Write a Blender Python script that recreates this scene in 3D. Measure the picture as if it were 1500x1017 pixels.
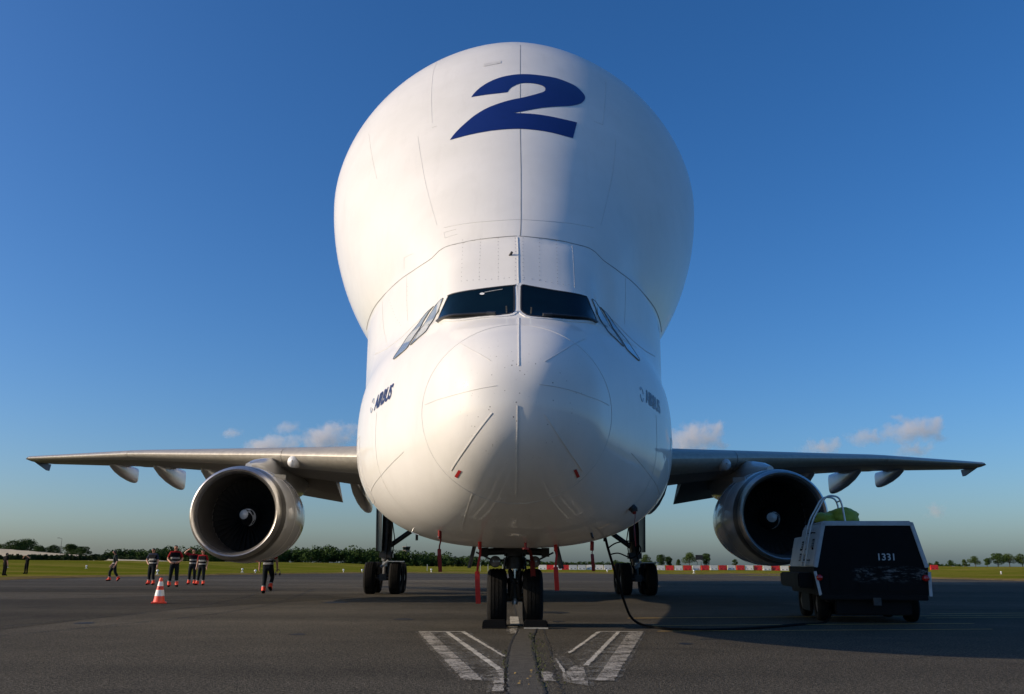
import bpy, bmesh, math, random
import numpy as np
from mathutils import Vector, Matrix, noise
from mathutils.bvhtree import BVHTree
random.seed(7)
rng = np.random.default_rng(11)
R = math.radians
scn = bpy.context.scene
COL = scn.collection
for o in list(bpy.data.objects): bpy.data.objects.remove(o)

# ------------------------------------------------------------------ camera
cd = bpy.data.cameras.new('camera')
cam = bpy.data.objects.new('camera', cd); COL.objects.link(cam)
cd.sensor_width = 36; cd.lens = 1300/1500*36
cd.clip_start = .1; cd.clip_end = 40000
cam.matrix_world = (Matrix.Translation((-.18, 0, 1.08)) @ Matrix.Rotation(R(-.463), 4, 'Z')
                    @ Matrix.Rotation(R(90+13.77), 4, 'X') @ Matrix.Rotation(R(.3), 4, 'Z'))
scn.camera = cam

# ------------------------------------------------------------------ sky, sun, exposure
SUN_EL, SUN_AZ = 20.0, 261.0          # azimuth measured clockwise from +Y: the sun stands to the left
w = bpy.data.worlds.new('World'); scn.world = w; w.use_nodes = True
nt = w.node_tree; bgn = nt.nodes['Background']
sky = nt.nodes.new('ShaderNodeTexSky'); sky.sky_type = 'NISHITA'; sky.sun_disc = False
sky.sun_elevation = R(SUN_EL); sky.sun_rotation = R(SUN_AZ)
sky.altitude = 0; sky.air_density = 1.0; sky.dust_density = 1.6; sky.ozone_density = 5.7
hsv = nt.nodes.new('ShaderNodeHueSaturation'); hsv.inputs['Saturation'].default_value = 1.17; hsv.inputs['Hue'].default_value = .505
nt.links.new(sky.outputs[0], hsv.inputs['Color']); nt.links.new(hsv.outputs[0], bgn.inputs[0]); bgn.inputs[1].default_value = .147
sd = bpy.data.lights.new('sun', 'SUN'); sd.energy = 4.6; sd.angle = R(.5); sd.color = (1, .81, .60)
sun = bpy.data.objects.new('sun', sd); COL.objects.link(sun)
sdir = Vector((math.sin(R(SUN_AZ))*math.cos(R(SUN_EL)), math.cos(R(SUN_AZ))*math.cos(R(SUN_EL)), math.sin(R(SUN_EL))))
sun.rotation_euler = sdir.to_track_quat('Z', 'Y').to_euler(); sun.location = sdir*200
vs = scn.view_settings
vs.view_transform = 'Standard'; vs.look = 'None'; vs.gamma = 1; vs.use_curve_mapping = False; vs.exposure = 0.0
scn.cycles.volume_bounces = 2; scn.cycles.max_bounces = 8

# ------------------------------------------------------------------ helpers
def tag(o, label=None, cat=None, group=None, kind=None):
    if label: o['label'] = label
    if cat: o['category'] = cat
    if group: o['group'] = group
    if kind: o['kind'] = kind
    return o
def mesh_obj(name, me, mats, parent=None):
    o = bpy.data.objects.new(name, me); COL.objects.link(o)
    for m in (mats if isinstance(mats, (list, tuple)) else [mats]):
        if m is not None: me.materials.append(m)
    if parent: o.parent = parent
    return o
def empty(name, loc, rz=0, **kw):
    o = bpy.data.objects.new(name, None); COL.objects.link(o)
    o.location = loc; o.rotation_euler = (0, 0, rz); o.empty_display_size = .3
    return tag(o, **kw)
class MB:
    """collects shapes and links them as one mesh object"""
    def __init__(s): s.v = []; s.f = []; s.m = []; s.cur = 0
    def add(s, vs, fs):
        b = len(s.v); s.v += [tuple(p) for p in vs]
        s.f += [tuple(b+i for i in f) for f in fs]; s.m += [s.cur]*len(fs); return s
    def box(s, c, size, rot=None):
        hx, hy, hz = size[0]/2, size[1]/2, size[2]/2
        vs = [Vector((x*hx, y*hy, z*hz)) for z in (-1, 1) for y in (-1, 1) for x in (-1, 1)]
        if rot is not None: vs = [rot @ p for p in vs]
        return s.add([p+Vector(c) for p in vs], [(0,2,3,1),(4,5,7,6),(0,1,5,4),(2,6,7,3),(0,4,6,2),(1,3,7,5)])
    def bar(s, a, b, wd, h=None, up=(0, 0, 1)):
        a = Vector(a); b = Vector(b); d = (b-a); L = d.length; d.normalize(); up = Vector(up)
        if abs(d.dot(up)) > .98: up = Vector((0, 1, 0))
        x = d.cross(up).normalized(); z = x.cross(d)
        return s.box((a+b)/2, (wd, L, h or wd), Matrix((x, d, z)).transposed())
    def tube(s, pts, r, n=8, cap=True):
        pts = [Vector(p) for p in pts]; k = len(pts)
        rs = r if isinstance(r, (list, tuple)) else [r]*k
        t0 = (pts[1]-pts[0]).normalized(); ref = Vector((0, 0, 1)) if abs(t0.z) < .9 else Vector((1, 0, 0))
        vs = []
        for i, p in enumerate(pts):
            t = (pts[min(i+1, k-1)]-pts[max(i-1, 0)]).normalized()
            x = t.cross(ref).normalized(); ref = x.cross(t).normalized()
            for j in range(n):
                a = 2*math.pi*j/n; vs.append(p+(x*math.cos(a)+ref*math.sin(a))*rs[i])
        fs = [(i*n+j, i*n+(j+1) % n, (i+1)*n+(j+1) % n, (i+1)*n+j) for i in range(k-1) for j in range(n)]
        if cap: fs += [tuple(range(n))[::-1], tuple((k-1)*n+j for j in range(n))]
        return s.add(vs, fs)
    def lathe(s, prof, c, axis='y', n=32, closed=False):
        """prof: (along axis, radius)"""
        vs = []
        for a, r in prof:
            for j in range(n):
                t = 2*math.pi*j/n; u, v = r*math.cos(t), r*math.sin(t)
                p = {'y': (u, a, v), 'x': (a, u, v), 'z': (u, v, a)}[axis]
                vs.append((p[0]+c[0], p[1]+c[1], p[2]+c[2]))
        k = len(prof); last = k if closed else k-1
        return s.add(vs, [(i*n+j, i*n+(j+1) % n, ((i+1) % k)*n+(j+1) % n, ((i+1) % k)*n+j) for i in range(last) for j in range(n)])
    def prism(s, poly, y0, y1):
        """poly in (x, z) pulled from y0 to y1"""
        n = len(poly)
        return s.add([(x, y0, z) for x, z in poly]+[(x, y1, z) for x, z in poly],
                     [(i, (i+1) % n, n+(i+1) % n, n+i) for i in range(n)]+[tuple(range(n))[::-1], tuple(range(n, 2*n))])
    def loft(s, rings, cap=True):
        n = len(rings[0]); vs = [p for r in rings for p in r]
        fs = [(i*n+j, i*n+(j+1) % n, (i+1)*n+(j+1) % n, (i+1)*n+j) for i in range(len(rings)-1) for j in range(n)]
        if cap: fs += [tuple(range(n))[::-1], tuple((len(rings)-1)*n+j for j in range(n))]
        return s.add(vs, fs)
    def mesh(s, name, smooth=None, bevel=0):
        me = bpy.data.meshes.new(name); me.from_pydata(s.v, [], s.f)
        for p, m in zip(me.polygons, s.m): p.material_index = m
        bm = bmesh.new(); bm.from_mesh(me)
        if bevel: bmesh.ops.bevel(bm, geom=bm.edges[:], offset=bevel, segments=2, affect='EDGES', clamp_overlap=True)
        bmesh.ops.recalc_face_normals(bm, faces=bm.faces[:])
        bm.to_mesh(me); bm.free()
        if smooth is not None:
            for p in me.polygons: p.use_smooth = True
            try: me.set_sharp_from_angle(angle=R(smooth))
            except Exception: pass
        return me
    def build(s, name, mats, parent=None, smooth=None, bevel=0):
        return mesh_obj(name, s.mesh(name, smooth, bevel), mats, parent)

def N(nt, t, **kw):
    n = nt.nodes.new('ShaderNode'+t)
    for k, v in kw.items(): setattr(n, k, v)
    return n
def mat(name, col, rough=.5, metal=0, var=.12, scale=4, bump=0, bscale=60, coat=0, col2=None, detail=6, spec=.5, stretch=None):
    """principled material whose colour wanders between two tones by noise"""
    m = bpy.data.materials.new(name); m.use_nodes = True; t = m.node_tree; L = t.links.new
    b = t.nodes['Principled BSDF']
    b.inputs['Roughness'].default_value = rough; b.inputs['Metallic'].default_value = metal
    b.inputs['Coat Weight'].default_value = coat; b.inputs['Coat Roughness'].default_value = .025
    b.inputs['Specular IOR Level'].default_value = spec
    tc = N(t, 'TexCoord'); src = tc.outputs['Object']
    if stretch:
        mp = N(t, 'Mapping'); mp.inputs['Scale'].default_value = stretch; L(src, mp.inputs[0]); src = mp.outputs[0]
    nz = N(t, 'TexNoise'); nz.inputs['Scale'].default_value = scale; nz.inputs['Detail'].default_value = detail
    nz.inputs['Roughness'].default_value = .65
    L(src, nz.inputs['Vector'])
    rp = N(t, 'ValToRGB'); rp.color_ramp.elements[0].position = .3; rp.color_ramp.elements[1].position = .7
    c = col2 or tuple(x*(1-var) for x in col); d = col if col2 else tuple(min(1, x*(1+var)) for x in col)
    rp.color_ramp.elements[0].color = (*c, 1); rp.color_ramp.elements[1].color = (*d, 1)
    L(nz.outputs[0], rp.inputs[0]); L(rp.outputs[0], b.inputs['Base Color'])
    mr = N(t, 'MapRange'); mr.inputs[3].default_value = max(0, rough-.08); mr.inputs[4].default_value = min(1, rough+.08)
    L(nz.outputs[0], mr.inputs[0]); L(mr.outputs[0], b.inputs['Roughness'])
    if bump:
        n2 = N(t, 'TexNoise'); n2.inputs['Scale'].default_value = bscale; n2.inputs['Detail'].default_value = 4
        L(src, n2.inputs['Vector'])
        bp = N(t, 'Bump'); bp.inputs['Strength'].default_value = bump; bp.inputs['Distance'].default_value = .02
        L(n2.outputs[0], bp.inputs['Height']); L(bp.outputs[0], b.inputs['Normal'])
    return m
def mix(t, fac, a, b, mode='MIX'):
    n = N(t, 'MixRGB', blend_type=mode)
    for i, x in enumerate((fac, a, b)):
        if isinstance(x, (int, float)): n.inputs[i].default_value = x
        elif isinstance(x, tuple): n.inputs[i].default_value = (*x, 1)
        else: t.links.new(x, n.inputs[i])
    return n.outputs[0]
def math_(t, op, a, b=None, c=None):
    n = N(t, 'Math', operation=op)
    for i, x in enumerate((a, b, c)):
        if x is None: continue
        if isinstance(x, (int, float)): n.inputs[i].default_value = x
        else: t.links.new(x, n.inputs[i])
    return n.outputs[0]
def noise_(t, vec, scale, detail=5, rough=.6):
    n = N(t, 'TexNoise'); n.inputs['Scale'].default_value = scale; n.inputs['Detail'].default_value = detail
    n.inputs['Roughness'].default_value = rough; t.links.new(vec, n.inputs['Vector']); return n.outputs[0]
def ramp(t, fac, stops):
    n = N(t, 'ValToRGB'); e = n.color_ramp.elements
    while len(e) < len(stops): e.new(.5)
    for el, (p, c) in zip(e, stops): el.position = p; el.color = (c, c, c, 1) if isinstance(c, (int, float)) else (*c, 1)
    t.links.new(fac, n.inputs[0]); return n.outputs[0]

# ------------------------------------------------------------------ materials
def white_paint(specks=False):
    m = mat('aircraft_white', (.79, .775, .735), .45, 0, .02, .9, coat=.55, spec=.06)
    t = m.node_tree; L = t.links.new; b = t.nodes['Principled BSDF']; tc = N(t, 'TexCoord').outputs['Object']
    base = b.inputs['Base Color'].links[0].from_socket
    mp = N(t, 'Mapping'); mp.inputs['Scale'].default_value = (3.2, .5, .55); L(tc, mp.inputs[0])
    streak = ramp(t, noise_(t, mp.outputs[0], 1.6, 8, .7), [(.52, 0.), (.80, 1.)])
    c = mix(t, math_(t, 'MULTIPLY', streak, .16), base, (.50, .47, .42))
    fine = ramp(t, noise_(t, tc, 26, 6, .7), [(.60, 0.), (.78, 1.)])
    c = mix(t, math_(t, 'MULTIPLY', fine, .10), c, (.35, .33, .30))
    big = ramp(t, noise_(t, tc, .7, 4, .6), [(.35, (.94, .94, .93)), (.65, (1.0, 1.0, 1.0))])
    c = mix(t, 1.0, c, big, 'MULTIPLY')
    if specks:
        vo = N(t, 'TexVoronoi'); vo.inputs['Scale'].default_value = 17; L(tc, vo.inputs['Vector'])
        sp = ramp(t, vo.outputs['Distance'], [(.10, 1.), (.17, 0.)])
        gate = ramp(t, noise_(t, tc, 9, 3), [(.50, 0.), (.56, 1.)])
        ds = N(t, 'VectorMath', operation='DISTANCE'); L(tc, ds.inputs[0]); ds.inputs[1].default_value = (0, 10.0, 3.0)
        near = ramp(t, math_(t, 'DIVIDE', ds.outputs['Value'], 1.6), [(.12, 1.), (.62, 0.)])
        c = mix(t, math_(t, 'MULTIPLY', math_(t, 'MULTIPLY', sp, gate), near), c, (.09, .07, .05))
    L(c, b.inputs['Base Color'])
    n2 = math_(t, 'ADD', noise_(t, tc, 1.1, 2), math_(t, 'MULTIPLY', noise_(t, tc, 5.5, 1), .12))
    bp = N(t, 'Bump'); bp.inputs['Strength'].default_value = .16; bp.inputs['Distance'].default_value = .03
    L(n2, bp.inputs['Height']); L(bp.outputs[0], b.inputs['Normal']); L(bp.outputs[0], b.inputs['Coat Normal'])
    return m
M = {}
M['white'] = white_paint(); M['radome'] = white_paint(True)
M['seam'] = mat('seam_sealant', (.30, .29, .27), .6, 0, .3, 3)
M['seam_faint'] = mat('seam_faint', (.60, .59, .56), .5, 0, .15, 3)
M['rivet'] = mat('rivet_metal', (.32, .30, .28), .45, .3, .2, 20)
M['blue'] = mat('numeral_blue', (.006, .019, .135), .35, 0, .08, 2, coat=.25)
M['lettering'] = mat('lettering_navy', (.018, .022, .085), .35, 0, .1, 6)
M['emblem'] = mat('emblem_grey', (.28, .33, .40), .35, 0, .1, 6)
M['glass'] = mat('cockpit_glass', (.002, .008, .012), .09, 0, .3, 2, spec=.22)
M['glass_side'] = mat('side_glass', (.30, .34, .35), .10, 0, .1, 2, coat=.6)
M['seal'] = mat('window_seal', (.022, .022, .022), .55, 0, .2, 8)
M['red'] = mat('ribbon_red', (.50, .018, .012), .6, 0, .18, 9, bump=.2, bscale=40)
M['red_dark'] = mat('ribbon_dark_red', (.20, .010, .008), .6, 0, .2, 9, bump=.2, bscale=40)
M['seal_pale'] = mat('pane_edge_grey', (.20, .21, .21), .5, 0, .1, 8)
M['redmark'] = mat('mark_red', (.45, .02, .02), .4, 0, .1, 9)
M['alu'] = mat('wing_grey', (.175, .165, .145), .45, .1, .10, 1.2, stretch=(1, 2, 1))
M['slat'] = mat('slat_metal', (.38, .355, .30), .38, .25, .16, 6, bump=.12, bscale=7)
M['cowl'] = mat('cowl_paint', (.52, .52, .51), .22, 0, .05, 1.5, coat=.5)
M['lip'] = mat('intake_lip_metal', (.58, .56, .53), .33, .9, .12, 7)
M['lipring'] = mat('intake_ring_metal', (.17, .165, .155), .36, .6, .12, 4, stretch=(1, 5, 1))
M['liner'] = mat('intake_liner', (.060, .056, .052), .55, .1, .15, 5)
M['blade'] = mat('fan_blade_dark', (.07, .068, .066), .35, .7, .2, 6)
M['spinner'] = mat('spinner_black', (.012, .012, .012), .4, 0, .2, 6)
M['mark_white'] = mat('mark_white', (.75, .75, .73), .45, 0, .06, 6)
M['hot'] = mat('exhaust_metal', (.20, .17, .14), .4, .8, .2, 6)
M['black'] = mat('black_paint', (.014, .014, .015), .45, 0, .3, 5)
M['rubber'] = mat('tyre_rubber', (.010, .0098, .0095), .85, 0, .4, 9, bump=.3, bscale=40, spec=.15)
M['strut'] = mat('gear_dark_metal', (.05, .052, .056), .42, .5, .35, 8)
M['chrome'] = mat('oleo_chrome', (.6, .6, .6), .18, 1, .05, 6)
M['hub'] = mat('hub_grey', (.10, .10, .10), .5, .4, .3, 9)
M['lens'] = mat('lamp_lens', (.25, .26, .27), .08, .3, .1, 5, coat=1)
M['hose'] = mat('hose_black', (.007, .007, .007), .7, 0, .2, 9, spec=.1)
M['orange'] = mat('cone_orange', (.72, .055, .018), .5, 0, .1, 5)
M['cloth_vest'] = mat('vest_navy', (.006, .007, .010), .8, 0, .3, 14, bump=.3, spec=.1)
M['cloth_red'] = mat('shirt_red', (.26, .012, .016), .8, 0, .2, 14, bump=.3, spec=.1)
M['cloth_trouser'] = mat('trousers_dark', (.011, .015, .018), .85, 0, .3, 14, bump=.3, spec=.1)
M['cloth_green'] = mat('jacket_grey_green', (.024, .032, .030), .85, 0, .2, 14, bump=.3, spec=.1)
M['cloth_black'] = mat('clothes_black', (.004, .0045, .005), .9, 0, .3, 14, bump=.3, spec=.1)
M['cloth_navy'] = mat('shirt_navy', (.022, .030, .055), .85, 0, .2, 14, bump=.3, spec=.1)
M['hivis'] = mat('band_hivis_orange', (.80, .062, .020), .6, 0, .1, 9)
M['reflect'] = mat('band_reflective', (.24, .24, .23), .5, .1, .1, 20)
M['skin'] = mat('skin', (.46, .24, .16), .55, 0, .12, 20)
M['hair'] = mat('hair_dark', (.015, .011, .009), .6, 0, .3, 30)
M['truck_white'] = mat('cart_off_white', (.44, .47, .48), .45, 0, .16, 3, bump=.08, bscale=12)
M['truck_dark'] = mat('cart_black', (.006, .006, .0065), .6, 0, .3, 4, spec=.15)
M['steel'] = mat('rail_galvanised', (.55, .57, .57), .35, .6, .12, 9)
M['tarp'] = mat('tarp_yellow_green', (.30, .33, .03), .65, 0, .22, 6, bump=.4, bscale=14)
M['tail_red'] = mat('tail_light_red', (.50, .012, .010), .15, 0, .1, 9, coat=1)
M['bar_red'] = mat('barrier_red', (.62, .025, .02), .5, 0, .12, 2)
M['bar_white'] = mat('barrier_white', (.66, .64, .58), .5, 0, .12, 3)
M['bark'] = mat('bark', (.06, .045, .035), .9, 0, .3, 6, bump=.5, bscale=8)
M['wall'] = mat('wall_concrete', (.42, .36, .27), .85, 0, .18, .5, bump=.2, bscale=3)
M['stubble'] = mat('stubble_straw', (.58, .48, .30), .9, 0, .18, .35, spec=.1, bump=.6, bscale=1.5)
M['post'] = mat('post_pale', (.5, .48, .42), .7, 0, .15, 5)
M['tower'] = mat('tower_concrete', (.20, .18, .17), .8, 0, .15, 1)
M['board'] = mat('board_dark', (.03, .025, .022), .6, 0, .2, 3)
def leaf_mat(name, a, b):
    m = mat(name, b, .85, 0, 0, .5, col2=a, detail=8, spec=.08); t = m.node_tree; bs = t.nodes['Principled BSDF']
    bs.inputs['Subsurface Weight'].default_value = 0
    return m
M['leaf'] = leaf_mat('leaves_dark', (.016, .036, .010), (.058, .098, .022))
M['leaf2'] = leaf_mat('leaves_mid', (.022, .046, .012), (.082, .118, .028))
M['hedge'] = leaf_mat('hedge_leaves', (.014, .028, .010), (.048, .070, .024))
M['weed'] = leaf_mat('weed_leaves', (.030, .045, .012), (.09, .10, .03))

def scuffed_black():
    m = mat('cart_rear_scuffed', (.006, .006, .0065), .6, 0, .3, 4, spec=.12); t = m.node_tree; L = t.links.new
    b = t.nodes['Principled BSDF']; tc = N(t, 'TexCoord').outputs['Object']; base = b.inputs['Base Color'].links[0].from_socket
    sp = N(t, 'SeparateXYZ'); L(tc, sp.inputs[0])
    zq = math_(t, 'SUBTRACT', sp.outputs['Z'], .2)
    band = ramp(t, zq, [(0, 0.), (.54, 0.), (.66, .7), (.80, 1.), (.90, 0.)])
    sid = ramp(t, math_(t, 'ADD', sp.outputs['X'], .5), [(.12, 0.), (.25, 1.)])
    mp = N(t, 'Mapping'); mp.inputs['Scale'].default_value = (3, 5, 9); L(tc, mp.inputs[0])
    sc = ramp(t, noise_(t, mp.outputs[0], 1.6, 10, .8), [(.50, 0.), (.60, 1.)])
    c = mix(t, math_(t, 'MULTIPLY', math_(t, 'MULTIPLY', band, sid), math_(t, 'MULTIPLY', sc, .5)), base, (.35, .36, .36))
    L(c, b.inputs['Base Color']); return m
M['truck_rear'] = scuffed_black()

def asphalt(name='asphalt', tone=1):
    m = bpy.data.materials.new(name); m.use_nodes = True; t = m.node_tree; L = t.links.new; b = t.nodes['Principled BSDF']
    tc = N(t, 'TexCoord').outputs['Object']
    big = noise_(t, tc, .11, 5, .6); mid = noise_(t, tc, 1.1, 6, .65)
    vo = N(t, 'TexVoronoi'); vo.inputs['Scale'].default_value = 75; L(tc, vo.inputs['Vector'])
    grain = noise_(t, tc, 95, 3, .7)
    mp = N(t, 'Mapping'); mp.inputs['Scale'].default_value = (.018, .22, 1); L(tc, mp.inputs[0])
    lanes = noise_(t, mp.outputs[0], 1.0, 3, .5)
    c = ramp(t, big, [(.3, (.044, .041, .035)), (.7, (.094, .087, .072))])
    c = mix(t, .35, c, ramp(t, mid, [(.3, (.034, .032, .028)), (.7, (.108, .100, .083))]))
    c = mix(t, .35, c, ramp(t, lanes, [(.35, (.028, .027, .024)), (.65, (.118, .110, .092))]))
    stones = ramp(t, vo.outputs['Color'], [(.25, (.42, .42, .42)), (.85, (1.75, 1.7, 1.6))])
    c = mix(t, .75, c, stones, 'MULTIPLY')
    c = mix(t, 1.0, c, ramp(t, noise_(t, tc, 30, 5, .8), [(.34, (.22, .22, .21)), (.66, (1.9, 1.85, 1.74))]), 'MULTIPLY')
    light = ramp(t, grain, [(.62, 0.), (.74, 1.)])
    c = mix(t, math_(t, 'MULTIPLY', light, .35), c, (.16, .15, .135))
    stain = ramp(t, noise_(t, tc, .45, 4, .5), [(.60, 0.), (.72, 1.)])
    c = mix(t, math_(t, 'MULTIPLY', stain, .4), c, (.022, .021, .020))
    c = mix(t, 1.0, c, (tone, tone, tone), 'MULTIPLY')
    L(c, b.inputs['Base Color']); b.inputs['Roughness'].default_value = .95; b.inputs['Specular IOR Level'].default_value = .08
    h = math_(t, 'ADD', math_(t, 'MULTIPLY', vo.outputs['Distance'], 1.0), math_(t, 'MULTIPLY', grain, .6))
    bp = N(t, 'Bump'); bp.inputs['Strength'].default_value = 1.0; bp.inputs['Distance'].default_value = .010
    L(h, bp.inputs['Height']); L(bp.outputs[0], b.inputs['Normal'])
    return m
M['asphalt'] = asphalt()
def grass(name, a, b2, dry):
    m = bpy.data.materials.new(name); m.use_nodes = True; t = m.node_tree; L = t.links.new; b = t.nodes['Principled BSDF']
    tc = N(t, 'TexCoord').outputs['Object']
    c = ramp(t, noise_(t, tc, .9, 8, .7), [(.3, a), (.7, b2)])
    mp = N(t, 'Mapping'); mp.inputs['Scale'].default_value = (.012, .09, 1); L(tc, mp.inputs[0])
    c = mix(t, ramp(t, noise_(t, mp.outputs[0], 1, 5, .6), [(.45, 0.), (.65, .75)]), c, dry)
    c = mix(t, .5, c, ramp(t, noise_(t, tc, 7, 4, .7), [(.3, (.45, .45, .45)), (.7, (1.5, 1.5, 1.5))]), 'MULTIPLY')
    L(c, b.inputs['Base Color']); b.inputs['Roughness'].default_value = 1; b.inputs['Specular IOR Level'].default_value = 0
    bp = N(t, 'Bump'); bp.inputs['Strength'].default_value = 1; bp.inputs['Distance'].default_value = .25
    L(noise_(t, tc, 3.2, 6, .75), bp.inputs['Height']); L(bp.outputs[0], b.inputs['Normal'])
    return m
M['grass'] = grass('grass', (.085, .108, .010), (.175, .180, .018), (.27, .215, .05))
M['verge'] = grass('dry_verge', (.11, .085, .035), (.24, .18, .08), (.27, .20, .09))
def worn_paint(name, col, cover):
    """road paint with the asphalt showing through where it has worn off"""
    m = bpy.data.materials.new(name); m.use_nodes = True; t = m.node_tree; L = t.links.new; b = t.nodes['Principled BSDF']
    tc = N(t, 'TexCoord').outputs['Object']
    b.inputs['Base Color'].default_value = (*col, 1); b.inputs['Roughness'].default_value = .8
    L(mix(t, ramp(t, noise_(t, tc, 5, 5), [(.35, 0.), (.7, .6)]), col, tuple(x*.55 for x in col)), b.inputs['Base Color'])
    v = math_(t, 'ADD', math_(t, 'MULTIPLY', noise_(t, tc, 38, 5, .85), .6), math_(t, 'MULTIPLY', noise_(t, tc, 3.5, 6, .75), .4))
    a = ramp(t, v, [(1-cover-.04, 0.), (1-cover+.07, .95)])
    tr = N(t, 'BsdfTransparent'); mx = N(t, 'MixShader'); L(a, mx.inputs[0]); L(tr.outputs[0], mx.inputs[1]); L(b.outputs[0], mx.inputs[2])
    L(mx.outputs[0], t.nodes['Material Output'].inputs['Surface']); return m
M['paint_strong'] = worn_paint('line_white', (.62, .58, .48), .56)
M['paint_faint'] = worn_paint('line_white_faded', (.48, .44, .36), .515)
M['paint_thin'] = worn_paint('line_white_ghost', (.30, .28, .23), .465)
M['paint_yellow'] = worn_paint('line_yellow', (.60, .38, .08), .62)
M['repair'] = mat('joint_repair', (.090, .083, .068), .92, 0, .3, 9, bump=.6, bscale=60, spec=.08)
M['crack'] = mat('crack_dark', (.008, .008, .007), .95, 0, .3, 9)
# ---------------------------------------------------------------- fuselage form
import numpy as np
def pchip(xs, ys):
    xs = np.array(xs, float); ys = np.array(ys, float)
    h = np.diff(xs); dl = np.diff(ys) / h
    m = np.zeros_like(ys)
    for i in range(1, len(xs) - 1):
        if dl[i-1] * dl[i] > 0:
            w1, w2 = 2*h[i] + h[i-1], h[i] + 2*h[i-1]
            m[i] = (w1 + w2) / (w1/dl[i-1] + w2/dl[i])
    m[0], m[-1] = dl[0], dl[-1]
    def f(x):
        x = np.clip(np.asarray(x, float), xs[0], xs[-1])
        i = np.clip(np.searchsorted(xs, x) - 1, 0, len(xs) - 2)
        t = (x - xs[i]) / h[i]
        return ((1+2*t)*(1-t)**2*ys[i] + t*(1-t)**2*h[i]*m[i]
                + t*t*(3-2*t)*ys[i+1] + t*t*(t-1)*h[i]*m[i+1])
    return f
NOSE = 10.0
def tab(*rows, root=False, sig=.12):
    """smoothed curve through table rows; root=True works on sqrt(y - NOSE) so the nose stays blunt"""
    xs = np.array([r[0] for r in rows], float)
    if root: xs = np.sqrt(np.maximum(xs - NOSE, 0))
    f = pchip(xs, [r[1] for r in rows])
    st = sig/6; n = int((xs[-1]-xs[0])/st) + 1
    g = np.linspace(xs[0], xs[-1], n); v = f(g); st = g[1]-g[0]
    k = int(4*sig/st); ker = np.exp(-.5*(np.arange(-k, k+1)*st/sig)**2); ker /= ker.sum()
    pad = np.concatenate([2*v[0]-v[1:k+1][::-1], v, 2*v[-1]-v[-k-1:-1][::-1]])
    v = np.convolve(pad, ker, 'valid')
    def q(y):
        y = np.asarray(y, float)
        return np.interp(np.sqrt(np.maximum(y - NOSE, 0)) if root else y, g, v)
    return q
L_w = tab((10,.001),(10.03,.28),(10.1,.47),(10.3,.74),(10.6,.97),(11,1.14),(11.3,1.27),(12,1.58),(13,2.02),(14,2.4),(15,2.67),(15.8,2.8),(17,2.83),(40,2.83),(50,1.9),(58,.9),(63,.3), root=True, sig=.07)
L_b = tab((10,2.955),(10.03,2.7),(10.1,2.52),(10.3,2.29),(10.6,2.08),(11.3,1.79),(12,1.62),(13,1.46),(14,1.38),(15,1.345),(16,1.36),(18,1.5),(22,1.8),(26,2.0),(36,2.05),(42,2.5),(52,5.2),(63,8.6), root=True, sig=.07)
L_z = tab((10,2.96),(11.3,3.0),(13,3.05),(15,3.15),(17,3.3),(20,3.8),(26,4.7),(40,4.85),(50,6.5),(63,9.0), root=True, sig=.07)
L_t = tab((10,2.965),(10.03,3.2),(10.1,3.38),(10.3,3.62),(10.6,3.87),(11.3,4.25),(12,4.62),(13,4.95),(14,5.2),(16,5.5),(20,6.),(26,7.4),(40,7.6),(50,8.6),(63,9.4), root=True, sig=.07)
B_w = tab((11.2,.9),(11.6,1.04),(12,1.12),(12.3,1.16),(12.62,1.3),(12.97,1.55),(13.3,1.72),(13.81,1.96),(14.48,2.28),(15.13,2.55),(15.85,2.77),(16.56,2.91),(19,2.97),(24,2.8),(40,2.8),(50,1.5),(63,.1), sig=.06)
B_t = tab((11.0,3.85),(11.3,4.25),(11.8,4.84),(12.6,5.88),(13.2,6.3),(14,6.6),(16,6.8),(20,6.9),(40,6.9),(50,7.5),(63,9), sig=.06)
U_w = tab((12.4,.35),(12.6,.8),(12.9,1.2),(13.5,1.6),(14.5,2.1),(15.2,2.6),(16,3.1),(17,3.6),(17.6,3.82),(18.3,3.94),(19.5,3.95),(40,3.95),(48,3.3),(56,1.7),(63,.3), sig=.14)
U_z = tab((12.4,5.1),(13.5,5.75),(14.5,6.5),(16,7.6),(17,8.2),(18.3,8.8),(20,9.2),(22,9.45),(40,9.45),(50,9.5),(63,9.2), sig=.14)
U_t = tab((12.4,5.55),(12.6,5.9),(13.2,6.72),(14.4,8.38),(15.2,9.55),(16,10.65),(16.7,11.45),(17.4,12.18),(18.1,12.72),(19.2,13.2),(20.5,13.42),(22,13.46),(40,13.46),(48,12.9),(56,11.2),(63,9.5), sig=.14)
def radial(x, z, w, zc, hb, ht, nb, nt):
    """approximate signed distance to one cross-section lobe"""
    up = z > zc
    h = np.where(up, ht, hb); n = np.where(up, nt, nb)
    g = (np.abs(x)/w)**n + (np.abs(z-zc)/h)**n
    r = np.hypot(x, z-zc)
    k = np.maximum(g, 1e-9)**(1/n)
    return np.where(r < 1e-6, -np.minimum(w, h), r - r/k)
def smin(a, b, k):
    h = np.clip(.5 + .5*(b-a)/k, 0, 1)
    return b*(1-h) + a*h - k*h*(1-h)
def lobes(x, y, z):
    zc = L_z(y)
    a = radial(x, z, L_w(y), zc, np.maximum(zc-L_b(y), .004), np.maximum(L_t(y)-zc, .004), 2.55, 2.5)
    yb = y - .22*np.sqrt(x*x+.004)
    t = B_t(yb); hh = np.maximum((t-3.4)/2, .2); c = t-hh
    b = radial(x, z, B_w(yb), c, hh, hh, 4.2, 4.2)
    b = np.where(yb < 11.0, 9., b)
    uz = U_z(y)
    u = radial(x, z, U_w(y), uz, uz-3.8, np.maximum(U_t(y)-uz, .1), 2.0, 1.87)
    u = np.where(y < 12.4, 9., u)
    return a, b, u
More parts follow.
